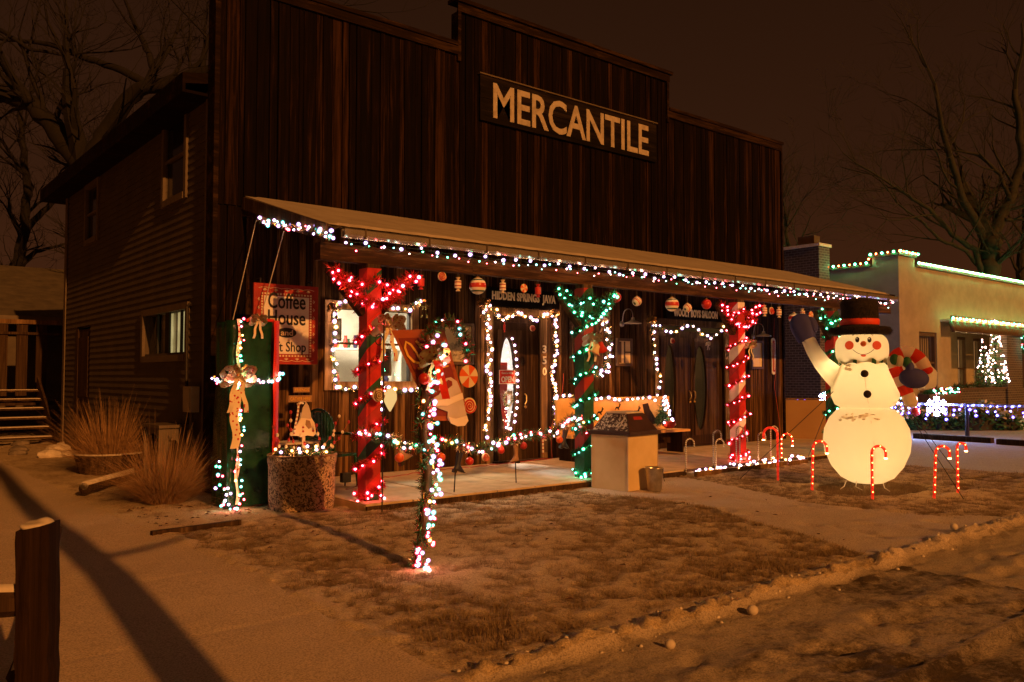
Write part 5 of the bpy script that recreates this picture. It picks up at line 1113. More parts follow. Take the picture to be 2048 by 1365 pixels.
# ================================================================== RAISED BED WITH WHITE CANES
A_ = PG(1345,944); B_ = PG(1385,953); C_ = PG(1565,932); D_ = PG(1505,921)
bx0, bx1, by0, by1 = 10.18, 13.2, 8.06, 8.30
t = thing('raised_bed', 'long low timber edged bed with bulbs along its front in front of the saloon', 'planting bed', ((bx0+bx1)/2, 8.1, 0))
MB().box(bx0, bx1, by0-.06, by0-.0, -.05, .07).build('front_board', M['trimwood'], t); MB().box(bx0, bx1, by0+.14, by0+.18, -.05, .085).build('back_board', M['greywood'], t); MB().box(bx0, bx1, by0+.001, by0+.139, -.05, .05).build('snow_fill', M['snow'], t)
lights('string of white bulbs lying along the front edge of the raised bed', [(bx0+.05+(bx1-bx0-.1)*i/40, by0+.03+.03*math.sin(i*1.3), .09+.02*math.sin(i*2.1)) for i in range(41)], 42, 'wwwwa', .021, .05)
for k, (u, v, h, dx_) in enumerate([(1372,945,.50,1),(1427,935,.58,1),(1432,940,.47,1),(1473,930,.62,1),(1480,934,.52,1),(1517,930,.52,1),(1542,925,.60,1)]):
    q_ = PG(u, v, .06); t = thing('white_candy_cane', ['leftmost white twisted cane in the raised bed', 'tall white twisted cane, back one of the second pair in the bed', 'short white twisted cane, front one of the second pair in the bed', 'tall white twisted cane half behind the red third post', 'shorter white twisted cane directly before the red third post', 'white twisted cane just right of the red third post', 'white twisted cane at the right end of the bed by the lit red canes'][k], 'candy cane', tuple(q_), 'white twisted canes in the raised bed')
    r_ = .075; o = MB().tube([(0,0,0),(0,0,h*.4),(0,0,h-r_)] + [(r_-r_*math.cos(a), 0, h-r_+r_*math.sin(a)) for a in [PI*i/10 for i in range(1, 11)]] + [(2*r_, 0, h-r_*1.8)], .011, 8).build('cane', M['canestripe'], t, True, False); o.rotation_euler = (0,0,-.3)
# ================================================================== LIT RED CANDY CANES
def redtube():
    m, tt, o = newmat('lit red plastic'); c = tt.nodes.new('ShaderNodeTexCoord'); s = N(tt, 'ShaderNodeSeparateXYZ'); tt.links.new(c.outputs['Object'], s.inputs[0])
    z = math_(tt, 'FRACT', math_(tt, 'MULTIPLY', math_(tt, 'ADD', s.outputs[2], math_(tt, 'MULTIPLY', s.outputs[0], .7)), 14))
    col = ramp(tt, z, [(0,(.85,.04,.012)),(.55,(.50,.015,.006))], 'CONSTANT'); p = surf(tt, o, col, .3); tt.links.new(col, p.inputs['Emission Color']); p.inputs['Emission Strength'].default_value = .75; return m
M['redtube'] = redtube()
for k, (u, vb, vt, face, lab) in enumerate([(1556,961,856,1,'lit red candy cane beside the right end of the raised bed, hook to the left'),(1563,925,868,1,'smaller lit red candy cane just behind the one at the end of the bed'),(1624,981,883,1,'lit red candy cane just left of the snowman, hook to the right'),
        (1745,999,893,1,'lit red candy cane standing directly in front of the snowman'),(1868,999,893,1,'nearer of the two lit red candy canes right of the snowman'),(1916,989,887,1,'farthest right lit red candy cane')]):
    q_ = PG(u, vb); dep = (q_-_C).dot(_F); h = (vb-vt)/FPX*dep; r_ = 14/FPX*dep if k != 5 else 9/FPX*dep; tr = .017
    t = thing('lit_candy_cane', lab, 'candy cane', tuple(q_), 'lit red candy canes on the lawn', rz=(-R_(39.5) if k not in (0,) else PI-R_(39.5)))
    lean = .03 if k == 4 else (0.02 if k == 2 else 0)
    pts = [(lean*s_, 0, (h-r_)*s_) for s_ in (0,.2,.4,.6,.8,1)] + [(lean+r_-r_*math.cos(a), 0, h-r_+r_*math.sin(a)) for a in [PI*i/10 for i in range(1, 11)]] + [(lean+2*r_, 0, h-r_*1.7)]
    if k == 1: pts = [(x*.8, y, z) for x, y, z in pts]
    MB().tube(pts, tr, 10).build('cane_tube', M['redtube'], t, True, False); MB().tube([(pts[-1][0],0,pts[-1][2]-.012), pts[-1]], tr*1.05, 10).build('tip', BULB['a'], t, True, False)
    for p_ in resample(pts, 11)[1:]:
        o = bpy.data.objects.new('bulb', bulbmesh('o' if k > 1 else 'a', .0085)); COL.objects.link(o); o.parent = t; o.location = p_ + Vector((0, -.014, 0))
# ================================================================== INFLATABLE SNOWMAN
def skinglow(name, col):
    m, tt, o = newmat(name); a = N(tt, 'ShaderNodeBsdfTranslucent'); b = N(tt, 'ShaderNodeBsdfDiffuse'); x = N(tt, 'ShaderNodeMixShader'); x.inputs[0].default_value = .30
    v = coords(tt); n = noise(tt, v, 3, 4); c_ = mixc(tt, n, col, tuple(q*.92 for q in col)); tt.links.new(c_, a.inputs[0]); tt.links.new(c_, b.inputs[0])
    tt.links.new(a.outputs[0], x.inputs[1]); tt.links.new(b.outputs[0], x.inputs[2]); tt.links.new(x.outputs[0], o.inputs[0]); return m
M['skin'] = skinglow('white inflatable nylon', (.86,.82,.70)); M['bluenylon'] = pmat('navy nylon', (.040,.042,.20), (.032,.034,.16), 6, .75)
M['rednylon'] = skinglow('red inflatable nylon', (.72,.07,.035)); M['greennylon'] = pmat('green nylon', (.01,.09,.03), (.008,.07,.025), 9, .7)
M['plush'] = pmat('black plush', (.012,.008,.007), (.03,.018,.014), 40, .95, bstr=1.0); M['band'] = pmat('red hat band', (.75,.06,.02), (.65,.045,.015), 9, .6)
SP = PG(1733, 972)
TH = math.atan2(SP.y, SP.x); RS = Vector((math.sin(TH), -math.cos(TH), 0)); NS = Vector((math.cos(TH), math.sin(TH), 0))
sn = thing('inflatable_snowman', 'giant glowing inflatable snowman in a black top hat waving a blue mitten', 'snowman', (SP.x, SP.y, 0), rz=TH-PI/2)
def sb(mb, nm, m, smooth=True, parent=sn): return mb.build(nm, M[m], parent, smooth, False)
sb(MB().lathe([(.05,.03),(.21,.05),(.34,.12),(.46,.27),(.54,.46),(.56,.62),(.54,.78),(.47,.93),(.38,1.03),(.32,1.065)], (.01,0,0), 48, False, lambda a, i: 1+.006*math.cos(a*8)), 'lower_ball', 'skin')
sb(MB().lathe([(.32,1.066),(.39,1.11),(.435,1.22),(.435,1.34),(.405,1.48),(.345,1.60),(.27,1.69),(.21,1.72)], (0,0,0), 48, False, lambda a, i: 1+.006*math.cos(a*8)), 'torso', 'skin')
sb(MB().sphere((-.03,0,1.865), (.345,.31,.245), 40, 20, .85, .70), 'head', 'skin')
hat = MB(); hat.lathe([(.05,2.075),(.33,2.06),(.385,2.075),(.41,2.12),(.38,2.17),(.26,2.18),(.25,2.185),(.242,2.22),(.24,2.4),(.25,2.50),(.22,2.555),(.10,2.575),(.02,2.575)], (-.05,0,0), 40, False, lambda a, i: 1+.02*math.sin(a*11+i*2)*(1 if i < 6 else .5)); ho = sb(hat, 'top_hat', 'plush')
ff = MB()
for i in range(5200):
    a = random.uniform(0, 2*PI); k = random.random()
    if k < .45: z = random.uniform(2.17, 2.54); r_ = .242
    else: z = random.uniform(2.06, 2.17); r_ = .375+.03*math.sin((z-2.06)/.11*PI)
    d = Vector((math.cos(a), math.sin(a), random.uniform(-.9,.2))); p_ = Vector((-.05+r_*math.cos(a), r_*math.sin(a), z)); w_ = Vector((-math.sin(a), math.cos(a), 0))*.004
    if 2.18 < z < 2.28: continue
    ff.add([p_-w_, p_+w_, p_+d*.028], [(0,1,2)])
ff.build('plush_pile', M['plush'], ho, False, False)
sb(MB().lathe([(.246,2.20),(.254,2.21),(.256,2.275),(.246,2.285)], (-.05,0,0), 40, False), 'hat_band', 'band')
sc_ = MB(); vs = []; n = 34; sc_.T = None
for k in range(2):
    mb = MB()
    for i in range(k, n, 2):
        a0 = 2*PI*i/n; a1 = 2*PI*(i+1)/n; ring_ = []
        for s_ in range(4):
            a = a0+(a1-a0)*s_/3; rr_ = (.29+.02*math.sin(a*9), .245+.02*math.sin(a*9)); cz = 1.695+.022*math.sin(a*9+1)
            ring_.append([(rr_[0]*math.cos(a)+.035*math.cos(b)*math.cos(a), rr_[1]*math.sin(a)+.035*math.cos(b)*math.sin(a), cz+.042*math.sin(b)) for b in [2*PI*q/8 for q in range(8)]])
        mb.add([p_ for r__ in ring_ for p_ in r__], [(s_*8+q, s_*8+(q+1)%8, (s_+1)*8+(q+1)%8, (s_+1)*8+q) for s_ in range(3) for q in range(8)])
    mb.build('scarf_stripe', M['greennylon' if k else 'skin'], sn, True, False)
sb(MB().tube([(-.28,.0,1.42),(-.40,.0,1.52),(-.55,.0,1.68),(-.66,.0,1.86),(-.725,.0,2.02)], [.17,.145,.115,.10,.095], 18, False), 'waving_arm', 'skin')
mt = MB(); mt.lathe([(.118,-.16),(.135,-.10),(.155,0),(.16,.08),(.135,.17),(.08,.225),(.01,.24)], (0,0,0), 20, False, lambda a, i: 1+.03*math.sin(a*5)); mto = sb(mt, 'mitten', 'bluenylon'); mto.location = (-.79,-.01,2.15); mto.rotation_euler = (0,-.32,0); mto.scale = (1,.6,1)
th = MB().sphere((.14,0,.03), (.07,.09,.12), 14, 10).build('thumb', M['bluenylon'], mto, True, False)
sb(MB().tube([(.34,.10,1.62),(.55,.12,1.66),(.72,.10,1.62),(.80,.0,1.52),(.79,-.10,1.42),(.68,-.18,1.40)], [.12,.11,.105,.10,.10,.095], 16, False), 'holding_arm', 'skin')
mt = sb(MB().sphere((0,0,0), (.185,.10,.135), 20, 14), 'mitten', 'bluenylon'); mt.location = (.60,-.26,1.47); mt.rotation_euler = (0,.1,.1)
MB().sphere((-.06,-.0,.13), (.055,.06,.085), 12, 8).build('thumb', M['bluenylon'], mt, True, False)
cp = [(.56,-.20,1.14),(.53,-.20,1.24),(.48,-.20,1.36),(.43,-.20,1.48),(.38,-.19,1.60),(.36,-.18,1.70),(.40,-.18,1.78),(.48,-.18,1.82),(.57,-.18,1.81),(.65,-.18,1.76),(.71,-.18,1.68),(.74,-.18,1.60)]
cpr = resample(cp, 37)
for k in range(9): mb = MB().tube(cpr[k*4:k*4+5], .085, 14, False); sb(mb, 'cane_stripe', 'skin' if k % 2 == 0 else 'rednylon')
sb(MB().sphere(cp[0], (.086,.086,.06), 14, 8), 'cane_end', 'skin'); sb(MB().sphere((.75,-.18,1.58), (.085,.085,.06), 14, 8), 'cane_end', 'rednylon')
for k, (x, z) in enumerate(((.37,1.72),(.43,1.70),(.52,1.68))): sb(MB().sphere((x,-.27,z), (.06,.04,.075), 12, 8), 'scarf_knot' if k == 0 else 'scarf_tail', 'greennylon' if k != 1 else 'skin')
def face(u, v, d=0):   # point of the face in the snowman's own frame
    p_ = PD(u, v, 1.0)-_C; p_ = p_.normalized(); n_ = NS; s0 = SP - n_*.31; t_ = (s0-_C).dot(n_)/p_.dot(n_); w = _C+p_*t_ - SP
    return Vector((w.dot(RS), -.31, w.z+0))
def ysurf(x, z):       # front depth of the rounded head
    e = lambda q: abs(q)
    tz = min(1, abs((z-1.865)/.245)); st = (1-tz**(2/.70))**(.70/2) if tz < 1 else 0; tx = min(.999, abs((x+.03)/(.345*max(st,.1))))
    return -.31*st*(1-tx**(2/.85))**(.85/2)
def disc(u, v, rx, rz, m, nm, dep=.022, off=0):
    c_ = face(u, v); mb = MB(); K = 20; vs = [(c_.x, ysurf(c_.x, c_.z)-dep-off, c_.z)]
    for i in range(K): a = 2*PI*i/K; x, z = c_.x+rx*math.cos(a), c_.z+rz*math.sin(a); vs.append((x, ysurf(x, z)-.014-off, z))
    return sb(mb.add(vs, [(0, 1+(i+1)%K, 1+i) for i in range(K)]), nm, m)
M['cheek'] = skinglow('printed cheek', (.70,.10,.05)); M['print'] = pmat('black print', (.012,.008,.006), None, 6, .5); M['nose'] = skinglow('orange nose', (.75,.28,.10))
M['greyprint'] = skinglow('grey printed brow', (.62,.54,.46))
for u in (1698.5, 1753.7): disc(u, 691, .056, .06, 'cheek', 'cheek')
for u in (1714.7, 1738.9): disc(u, 680, .026, .038, 'print', 'eye', .026); disc(u-.8, 677.8, .007, .010, 'white', 'eye_glint', .02, .016)
disc(1768/1.0-41.2, 693+18.5, .033, .018, 'cheek', 'mouth', .01)
c_ = face(1726.7, 688); sb(MB().sphere((c_.x, ysurf(c_.x, c_.z)-.02, c_.z), (.038,.045,.038), 16, 12), 'nose', 'nose')
sm = []
for i in range(17): a = -1+2*i/16; c_ = face(1726.5+21*a, 709.5-10*a*a-0*a); sm.append((c_.x, ysurf(c_.x, c_.z)-.012, c_.z))
sb(MB().tube(sm, .0035, 6), 'smile', 'print')
for sg, u in ((-1,1711),(1,1740)):
    pts = []
    for i in range(6): c_ = face(u-6+i*2.4, 668.5-(2.2*math.sin(i/5*PI))+(.5*i if sg > 0 else .5*(5-i))); pts.append((c_.x, ysurf(c_.x, c_.z)-.010, c_.z))
    sb(MB().tube(pts, .006, 6), 'eyebrow', 'greyprint')
for x, z, y in ((.0,1.53,-.39),(.03,1.26,-.445)): sb(MB().sphere((x,y,z), (.05,.035,.052), 16, 10), 'button', 'plush')
sb(MB().tube([(.0,-.40,1.5),(.01,-.435,1.38),(.03,-.437,1.2),(.05,-.37,1.09)], .0025, 4), 'seam', 'greyprint'); sb(MB().tube([(.05,-.34,1.06),(.07,-.485,.9),(.10,-.555,.62),(.11,-.51,.4),(.10,-.35,.16)], .0025, 4), 'seam', 'greyprint')
# a little snow lying on the shoulders of the lower ball and torso
M['snowdust'] = skinglow('settled snow on nylon', (.97,.92,.82))
for cx0, cz0, r0, w_, n_, R0, zc in ((-.12,.97,.49,.30,60,.6,.62),(-.18,1.60,.36,.16,24,.40,1.35)):
    mb = MB()
    for i in range(n_//2):
        x = cx0+random.gauss(0, w_/2.2); z = cz0+random.gauss(0, .022)-abs(x-cx0)*.15; rr_ = np.interp(z, [.62,.78,.93,1.03,1.065,1.066,1.11,1.22,1.34,1.48,1.60,1.69],[.56,.54,.47,.38,.32,.32,.39,.435,.435,.405,.345,.27])
        if abs(x) > rr_*.8: continue
        y = -math.sqrt(rr_**2-x*x)-.001; mb.sphere((x, y, z), (random.uniform(.02,.05), .003, random.uniform(.008,.018)), 8, 4)
    tag(sb(mb, 'snow_patch', 'snowdust'), kind='stuff')
for x0_, x1_ in ((-.25,-.32),(-.12,-.05),(.2,.28)): sb(MB().tube([(x0_,-.3,.09),(x0_*1.1,-.42,.03),(x1_,-.5,.0)], .006, 5), 'tie_strap', 'white')
for p_, e_, r_ in (((.0,-.12,.44), 6.5, .07), ((0,0,.75), 6, .06), ((0,0,1.38), 8.5, .05), ((-.05,0,1.84), 4.8, .05), ((-.45,0,1.62), 1.7, .03)):
    l = point('snowman_lamp', (0,0,0), e_*.92, (1,.64,.275), r_); l.parent = sn; l.location = p_
for k, (u0, v0, y_, u1, v1) in enumerate([(1660,770,0,1480,958),(1672,810,0,1612,925),(1800,800,0,1928,1000),(1808,790,0,1925,960)]):
    a = Vector((SP.x, SP.y, 0)) + _R*(-.42 if k < 2 else .40) + Vector((0,0,1.3)); b = PG(u1, v1); tag(MB().tube([a, b], .005, 5).build('tether_cord', M['iron'], None), ['thin black tether from the snowman to the snow near the raised bed','thin black tether from the snowman down to the left beside it','thin black tether from the snowman to the lawn between the right canes','thin black tether, upper one of the two on the snowman right'][k], 'tether', 'black snowman tethers')
# ================================================================== PANEL SCREEN BY THE PORCH END
t = thing('tan_screen', 'low glossy tan panel screen at the right end of the porch', 'screen', (17.05, 10, 0))
M['tanpanel'] = pmat('glossy tan panel', (.34,.20,.08), (.30,.17,.065), 1.2, .22, bstr=.03)
MB().bar((17.0,10.9,.51),(18.35,9.55,.51),.04,.90).build('panel', M['tanpanel'], t); MB().bar((16.98,10.9,.985),(18.37,9.53,.985),.07,.03).build('top_rail', M['trimwood'], t)
# ================================================================== NEIGHBOUR HOUSE
NX, NY = 25.82, 12.46
t = nb_ = thing('stucco_house', 'flat roofed tan stucco house with lit parapet and brick porch', 'house', (30, 14, 0))
M['stuccoL'] = M['stucco']
w = MB()
# side facing the shop, with one window hole, and the parapet steps
def wallX(mb, x, ya, yb, za, zb, ops):
    ys = sorted({ya, yb, *[v for o_ in ops for v in o_[:2]]})
    for a, b in zip(ys, ys[1:]):
        segs = [(za, zb)]
        for o_ in ops:
            if o_[0] < (a+b)/2 < o_[1]: segs = [q_ for c, d in segs for q_ in ((c, min(d, o_[2])), (max(c, o_[3]), d)) if q_[1]-q_[0] > .02]
        for c, d in segs: mb.box(x, x+.25, a, b, c, d)
SWN = (15.9, 16.75, 2.0, 2.95)
wallX(w, NX, NY, 22, 0, 4.98, [SWN]); w.box(NX+.002, NX+.248, NY, 13.3, 4.981, 5.26)
FW = [(27.1, 28.35, .95, 2.92)]
def wallY(mb, y, xa, xb, za, zb, ops):
    xs_ = sorted({xa, xb, *[v for o_ in ops for v in o_[:2]]})
    for a, b in zip(xs_, xs_[1:]):
        segs = [(za, zb)]
        for o_ in ops:
            if o_[0] < (a+b)/2 < o_[1]: segs = [q_ for c, d in segs for q_ in ((c, min(d, o_[2])), (max(c, o_[3]), d)) if q_[1]-q_[0] > .02]
        for c, d in segs: mb.box(a, b, y, y+.25, c, d)
wallY(w, NY, NX+.25, 29.4, 0, 4.98, FW); w.box(NX+.25, 26.9, NY+.002, NY+.248, 4.981, 5.26)
CX0 = PY(1899, 630, NY-.3).x; YB2 = NY+2.6; LWZ = PY(1950, 776, NY-.2).z
wallY(w, NY, 29.4, 40, 3.55, 4.98, []); wallX(w, 29.15, NY+.25, YB2, 0, 3.6, [])
def DWp(u0, u1, v0, v1): a = PY(u0, v0, YB2); b = PY(u1, v1, YB2); return (a.x, b.x, max(.05, b.z), a.z)
DW = [DWp(1914, 1934, 673, 800), DWp(1946, 1965, 676, 800), DWp(1995, 2012, 676, 775)]
wallY(w, YB2, 29.4, 40, 0, 3.6, DW); w.build('stucco_wall', M['stucco'], nb_)
cp_ = MB(); cp_.box(NX-.06, NX+.30, 13.36, 22, 4.985, 5.06); cp_.box(NX-.06, NX+.30, NY-.06, 13.35, 5.262, 5.33); cp_.box(NX+.301, 26.95, NY-.06, NY+.30, 5.262, 5.33); cp_.box(26.96, 40, NY-.06, NY+.30, 4.985, 5.06); cp_.build('parapet_cap', M['winframe'], nb_)
MB().box(NX+.3, 40, NY+.3, 22, 4.4, 4.5).build('flat_roof', M['snow'], nb_)
ch_ = thing('brick_chimney', 'tall dark brick chimney with a metal cap against the house side', 'chimney', (25.3, 15.5, 0))
MB().box(25.15, NX-.01, 14.75, 16.35, 0, 5.75).build('brick_shaft', M['brick'], ch_); MB().box(25.10, NX+.04, 14.7, 16.4, 5.751, 5.85).build('chimney_crown', M['snow'], ch_); MB().box(25.3, 25.65, 15.0, 15.6, 5.851, 6.15).build('flue', M['winframe'], ch_)
def nwin(parent, x0, x1, y, z0, z1, glass, cur=None, sash=True):
    f = MB(); k = .07
    f.box(x0, x0+k, y-.03, y+.08, z0, z1); f.box(x1-k, x1, y-.03, y+.08, z0, z1); f.box(x0+k, x1-k, y-.03, y+.08, z1-k*1.6, z1); f.box(x0+k, x1-k, y-.05, y+.08, z0, z0+k)
    if sash: f.box(x0+k, x1-k, y-.01, y+.06, (z0+z1)/2-.03, (z0+z1)/2+.03)
    fo = f.build('window_frame', M['winframe'], parent); MB().box(x0+k, x1-k, y+.085, y+.09, z0+k, z1-k*1.6).build('pane', M[glass], fo)
    if cur: 
        mb = MB(); n_ = 14
        for i in range(n_): a = x0+k+(x1-x0-2*k)*i/n_; mb.box(a, a+(x1-x0-2*k)/n_*.8, y+.14+.03*(i%2), y+.16+.03*(i%2), z0+k, z1-k)
        mb.build('curtain', M[cur], fo)
M['litroom'] = emat('lamp lit yellow curtain', (1.0,.62,.16), .95); M['dimroom'] = emat('dim lamp lit room', (1.0,.50,.16), .30)
nwin(nb_, 27.12, 28.33, NY+.06, .97, 2.90, 'glass', 'curtain')
for (a, b, c, d), m_ in zip(DW, ('dimroom', 'dimroom', 'litroom')): nwin(nb_, a+.01, b-.01, YB2+.04, c, d-.02, 'glass', None); MB().box(a+.05, b-.05, YB2+.26, YB2+.28, c, d).build('lit_blind' if m_ == 'litroom' else 'screen_door', M[m_], nb_)
f = MB(); f.box(NX-.03,NX+.05,SWN[0],SWN[0]+.06,SWN[2],SWN[3]); f.box(NX-.03,NX+.05,SWN[1]-.06,SWN[1],SWN[2],SWN[3]); f.box(NX-.03,NX+.05,SWN[0]+.06,SWN[1]-.06,SWN[3]-.06,SWN[3]); f.box(NX-.03,NX+.05,SWN[0]+.06,SWN[1]-.06,SWN[2],SWN[2]+.06)
f.box(NX+.0,NX+.04,SWN[0]+.06,SWN[1]-.06,(SWN[2]+SWN[3])/2-.015,(SWN[2]+SWN[3])/2+.015); f.box(NX+.001,NX+.039,16.30,16.34,SWN[2]+.06,SWN[3]-.06)
fo = f.build('window_frame', M['dark'], nb_); MB().box(NX+.1,NX+.12,SWN[0],16.22,SWN[2],SWN[3]).build('lit_curtain', M['litroom'], fo); MB().box(NX+.1,NX+.12,16.22,SWN[1],SWN[2],SWN[3]).build('pane', M['dglass'], fo)
# porch canopy, pillar, low wall, planter boxes
c = MB(); c.box(CX0, 40, NY-.36, NY-.003, 3.30, 3.38); c.build('porch_canopy', M['snow'], nb_)
c = MB(); x = CX0+.06
while x < 40: c.tube([(x, NY-.30, 3.29),(x+.02, NY-.40, 2.96)], .075, 6); x += .16
c.build('tile_edge', M['winframe'], nb_, True); MB().box(29.4, 40, NY+.26, YB2-.01, 3.30, 3.34).build('porch_soffit', M['stucco'], nb_)
pb_ = MB(); PLX = PY(2014, 700, NY-.28).x; pb_.box(PLX, PY(2044, 700, NY-.28).x, NY-.28, NY+.3, 0, 2.955); pb_.build('brick_pillar', M['brick'], nb_); MB().box(29.3, PLX-.01, NY-.2, NY+.1, 0, LWZ-.06).build('porch_low_wall', M['brick'], nb_); MB().box(PLX+1.3, 40, NY-.2, NY+.1, 0, LWZ-.06).build('porch_low_wall', M['brick'], nb_)
MB().box(29.28, PLX-.01, NY-.25, NY+.15, LWZ-.058, LWZ).build('wall_cap', M['winframe'], nb_)
t = thing('window_box', 'dark wooden window box with red and green lights under the big house window', 'planter box', (27.6, NY-.2, .8)); MB().box(26.9, 29.2, NY-.38, NY-.02, .42, .92).build('box_body', M['winframe'], t)
garland(t, [(26.95, NY-.25, .98), (29.0, NY-.25, 1.0)], .16, 700, ('pine','tinselG'), (0,0,1), lw=.012, name='foliage'); 
for i in range(34): bulb(t, (27.0+2.0*random.random(), NY-.42, 1.0+random.uniform(-.06,.12)), random.choice('gggtro'), .026)
pl_ = garland(None, [(29.4, NY-.1, LWZ+.06), (PLX-.1, NY-.1, LWZ+.06)], .17, 260, ('pine','brownleaf'), (0,0,1), lw=.014, name='evergreen_trim'); tag(pl_, 'dark evergreen trim lying on the low brick porch wall', 'greenery')
# house lights
def dense(lab, pts, n, r): 
    t = thing('string_lights', lab, 'string lights', tuple(Vector(pts[0])), 'red and green bulbs along the stucco house'); wire(t, pts, .01, 'wire')
    for i, p_ in enumerate(resample(pts, n)): bulb(t, p_, 'GO'[i % 2], r if i % 2 == 0 else r*.85)
    return t
dense('red and green bulbs along the parapet of the house side wall', [(NX-.09, 17.6, 5.10),(NX-.09, 13.38, 5.10),(NX-.09,13.36,5.36),(NX-.09, NY-.09, 5.37)], 30, .045)
dense('red and green bulbs along the raised front corner of the parapet', [(NX-.05, NY-.10, 5.37),(26.93, NY-.10, 5.37)], 7, .045)
dense('closely spaced red and green bulbs along the long front parapet', [(26.98, NY-.10, 5.10),(36.8, NY-.10, 5.10)], 74, .042)
dense('red and green bulbs along the edge of the house porch canopy', [(CX0, NY-.42, 3.40),(37.5, NY-.42, 3.40)], 36, .045)
c = (34.9, NY-1.66, 2.35); c = tuple(PY(2055, 690, NY-.5)); t = thing('green_wreath', 'glowing green wreath on the house pillar at the right edge', 'wreath', c)
rg = [(c[0]+.42*math.cos(a), c[1], c[2]+.42*math.sin(a)) for a in [2*PI*i/24 for i in range(25)]]; garland(t, rg, .14, 260, ('pine','tinselG'), (0,0,1), name='foliage', lw=.01); put_bulbs(t, rg, 30, 'ggtgr', .035, .08)
lp = PY(1999, 660, NY+.5); t = thing('porch_lantern', 'small black lantern hanging under the house porch roof', 'lantern', tuple(lp)); MB().tube([lp+Vector((0,0,.16)), (lp.x,lp.y,3.29)], .01, 5).build('rod', M['iron'], t)
MB().lathe([(.02,.16),(.13,.10),(.13,.085),(.10,.08)], lp, 6, False).build('roof', M['iron'], t); MB().lathe([(.09,.08),(.07,-.12),(.03,-.14)], lp, 6, True).build('glass_body', M['dimroom'], t)
for a in range(6): MB().tube([lp+Vector((.095*math.cos(a*PI/3), .095*math.sin(a*PI/3), .08)), lp+Vector((.075*math.cos(a*PI/3), .075*math.sin(a*PI/3), -.12))], .007, 4).build('cage_bar', M['iron'], t)
point('porch_lamp', (32.2, NY+.9, 2.5), 150, (1,.62,.22), .12)
# two lit little trees on the porch wall
for k, (u, v, h, r0, n_, lab) in enumerate([(1967, 770, 92, 22, 40, 'shorter lit white tree on the house porch wall'), (1992, 770, 131, 30, 78, 'taller lit white tree on the house porch wall')]):
    b_ = PY(u, v, NY-.05); H_ = h*(b_.dot(Vector((math.cos(AX), math.sin(AX), 0))))/FPX; R0 = H_*(.19 if k else .22)
    t = thing('lit_porch_tree', lab, 'christmas tree', tuple(b_), 'lit trees on the house porch'); MB().tube([b_, b_+Vector((0,0,H_))], .03, 6).build('trunk', M['bark'], t)
    for j in range(8): z = H_*(.05+.115*j); r_ = R0*(1-j/8.5); garland(t, [b_+Vector((r_*.55*math.cos(a), r_*.55*math.sin(a), z)) for a in [2*PI*i/10 for i in range(11)]], r_*.55+.03, 120, ('pine','tinselG'), (0,0,0,1), name='branches', lw=.01)
    for i in range(n_): q_ = random.random()**1.3; a = random.uniform(-PI*1.1, .1)-.3; r_ = R0*(1-q_*.93); bulb(t, b_+Vector((r_*math.cos(a), r_*math.sin(a), H_*(.03+.97*q_))), 'w', .025)
# foundation shrubs with snow
def shrub(x, y, w_, h_, lab, seed):
    t = thing('snowy_shrub', lab, 'shrub', (x, y, 0), 'snowy shrubs along the house'); rr = random.Random(seed); mb = MB(); mb.pal = (0,0,1)
    for i in range(420):
        a = rr.uniform(0, 2*PI); e_ = math.asin(rr.uniform(0, 1)); d = Vector((math.cos(a)*math.cos(e_)*w_, math.sin(a)*math.cos(e_)*.5, math.sin(e_)*h_))*rr.uniform(.75, 1.05); s_ = rr.uniform(.03, .08); q_ = Vector((x, y, .02))+d
        mb.m = 1 if (e_ > .75 and rr.random() < .7) else 0; u_ = Vector((rr.gauss(0,1), rr.gauss(0,1), rr.gauss(0,.5))).normalized()*s_; v_ = u_.orthogonal().normalized()*s_*.6; mb.add([q_-u_, q_+v_, q_+u_, q_-v_], [(0,1,2,3)])
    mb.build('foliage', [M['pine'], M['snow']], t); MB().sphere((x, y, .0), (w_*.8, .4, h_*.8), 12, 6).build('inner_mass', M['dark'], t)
for k, (u, w_, h_, lab) in enumerate([(1842, .6, .45, 'small snowy shrub nearest the house corner'), (1880, .8, .6, 'round snowy shrub behind the parking kerb'), (1920, .7, .5, 'low snowy shrub under the icicle lights post'), (1960, .8, .5, 'flat snowy shrub right of the icicle lights post'), (2008, 1.1, .8, 'largest snowy shrub near the right edge'), (2052, .8, .55, 'snowy shrub cut by the right edge')]):
    q_ = PG(u, 868); shrub(q_.x+1.5, q_.y+1.1, w_, h_, lab, k)
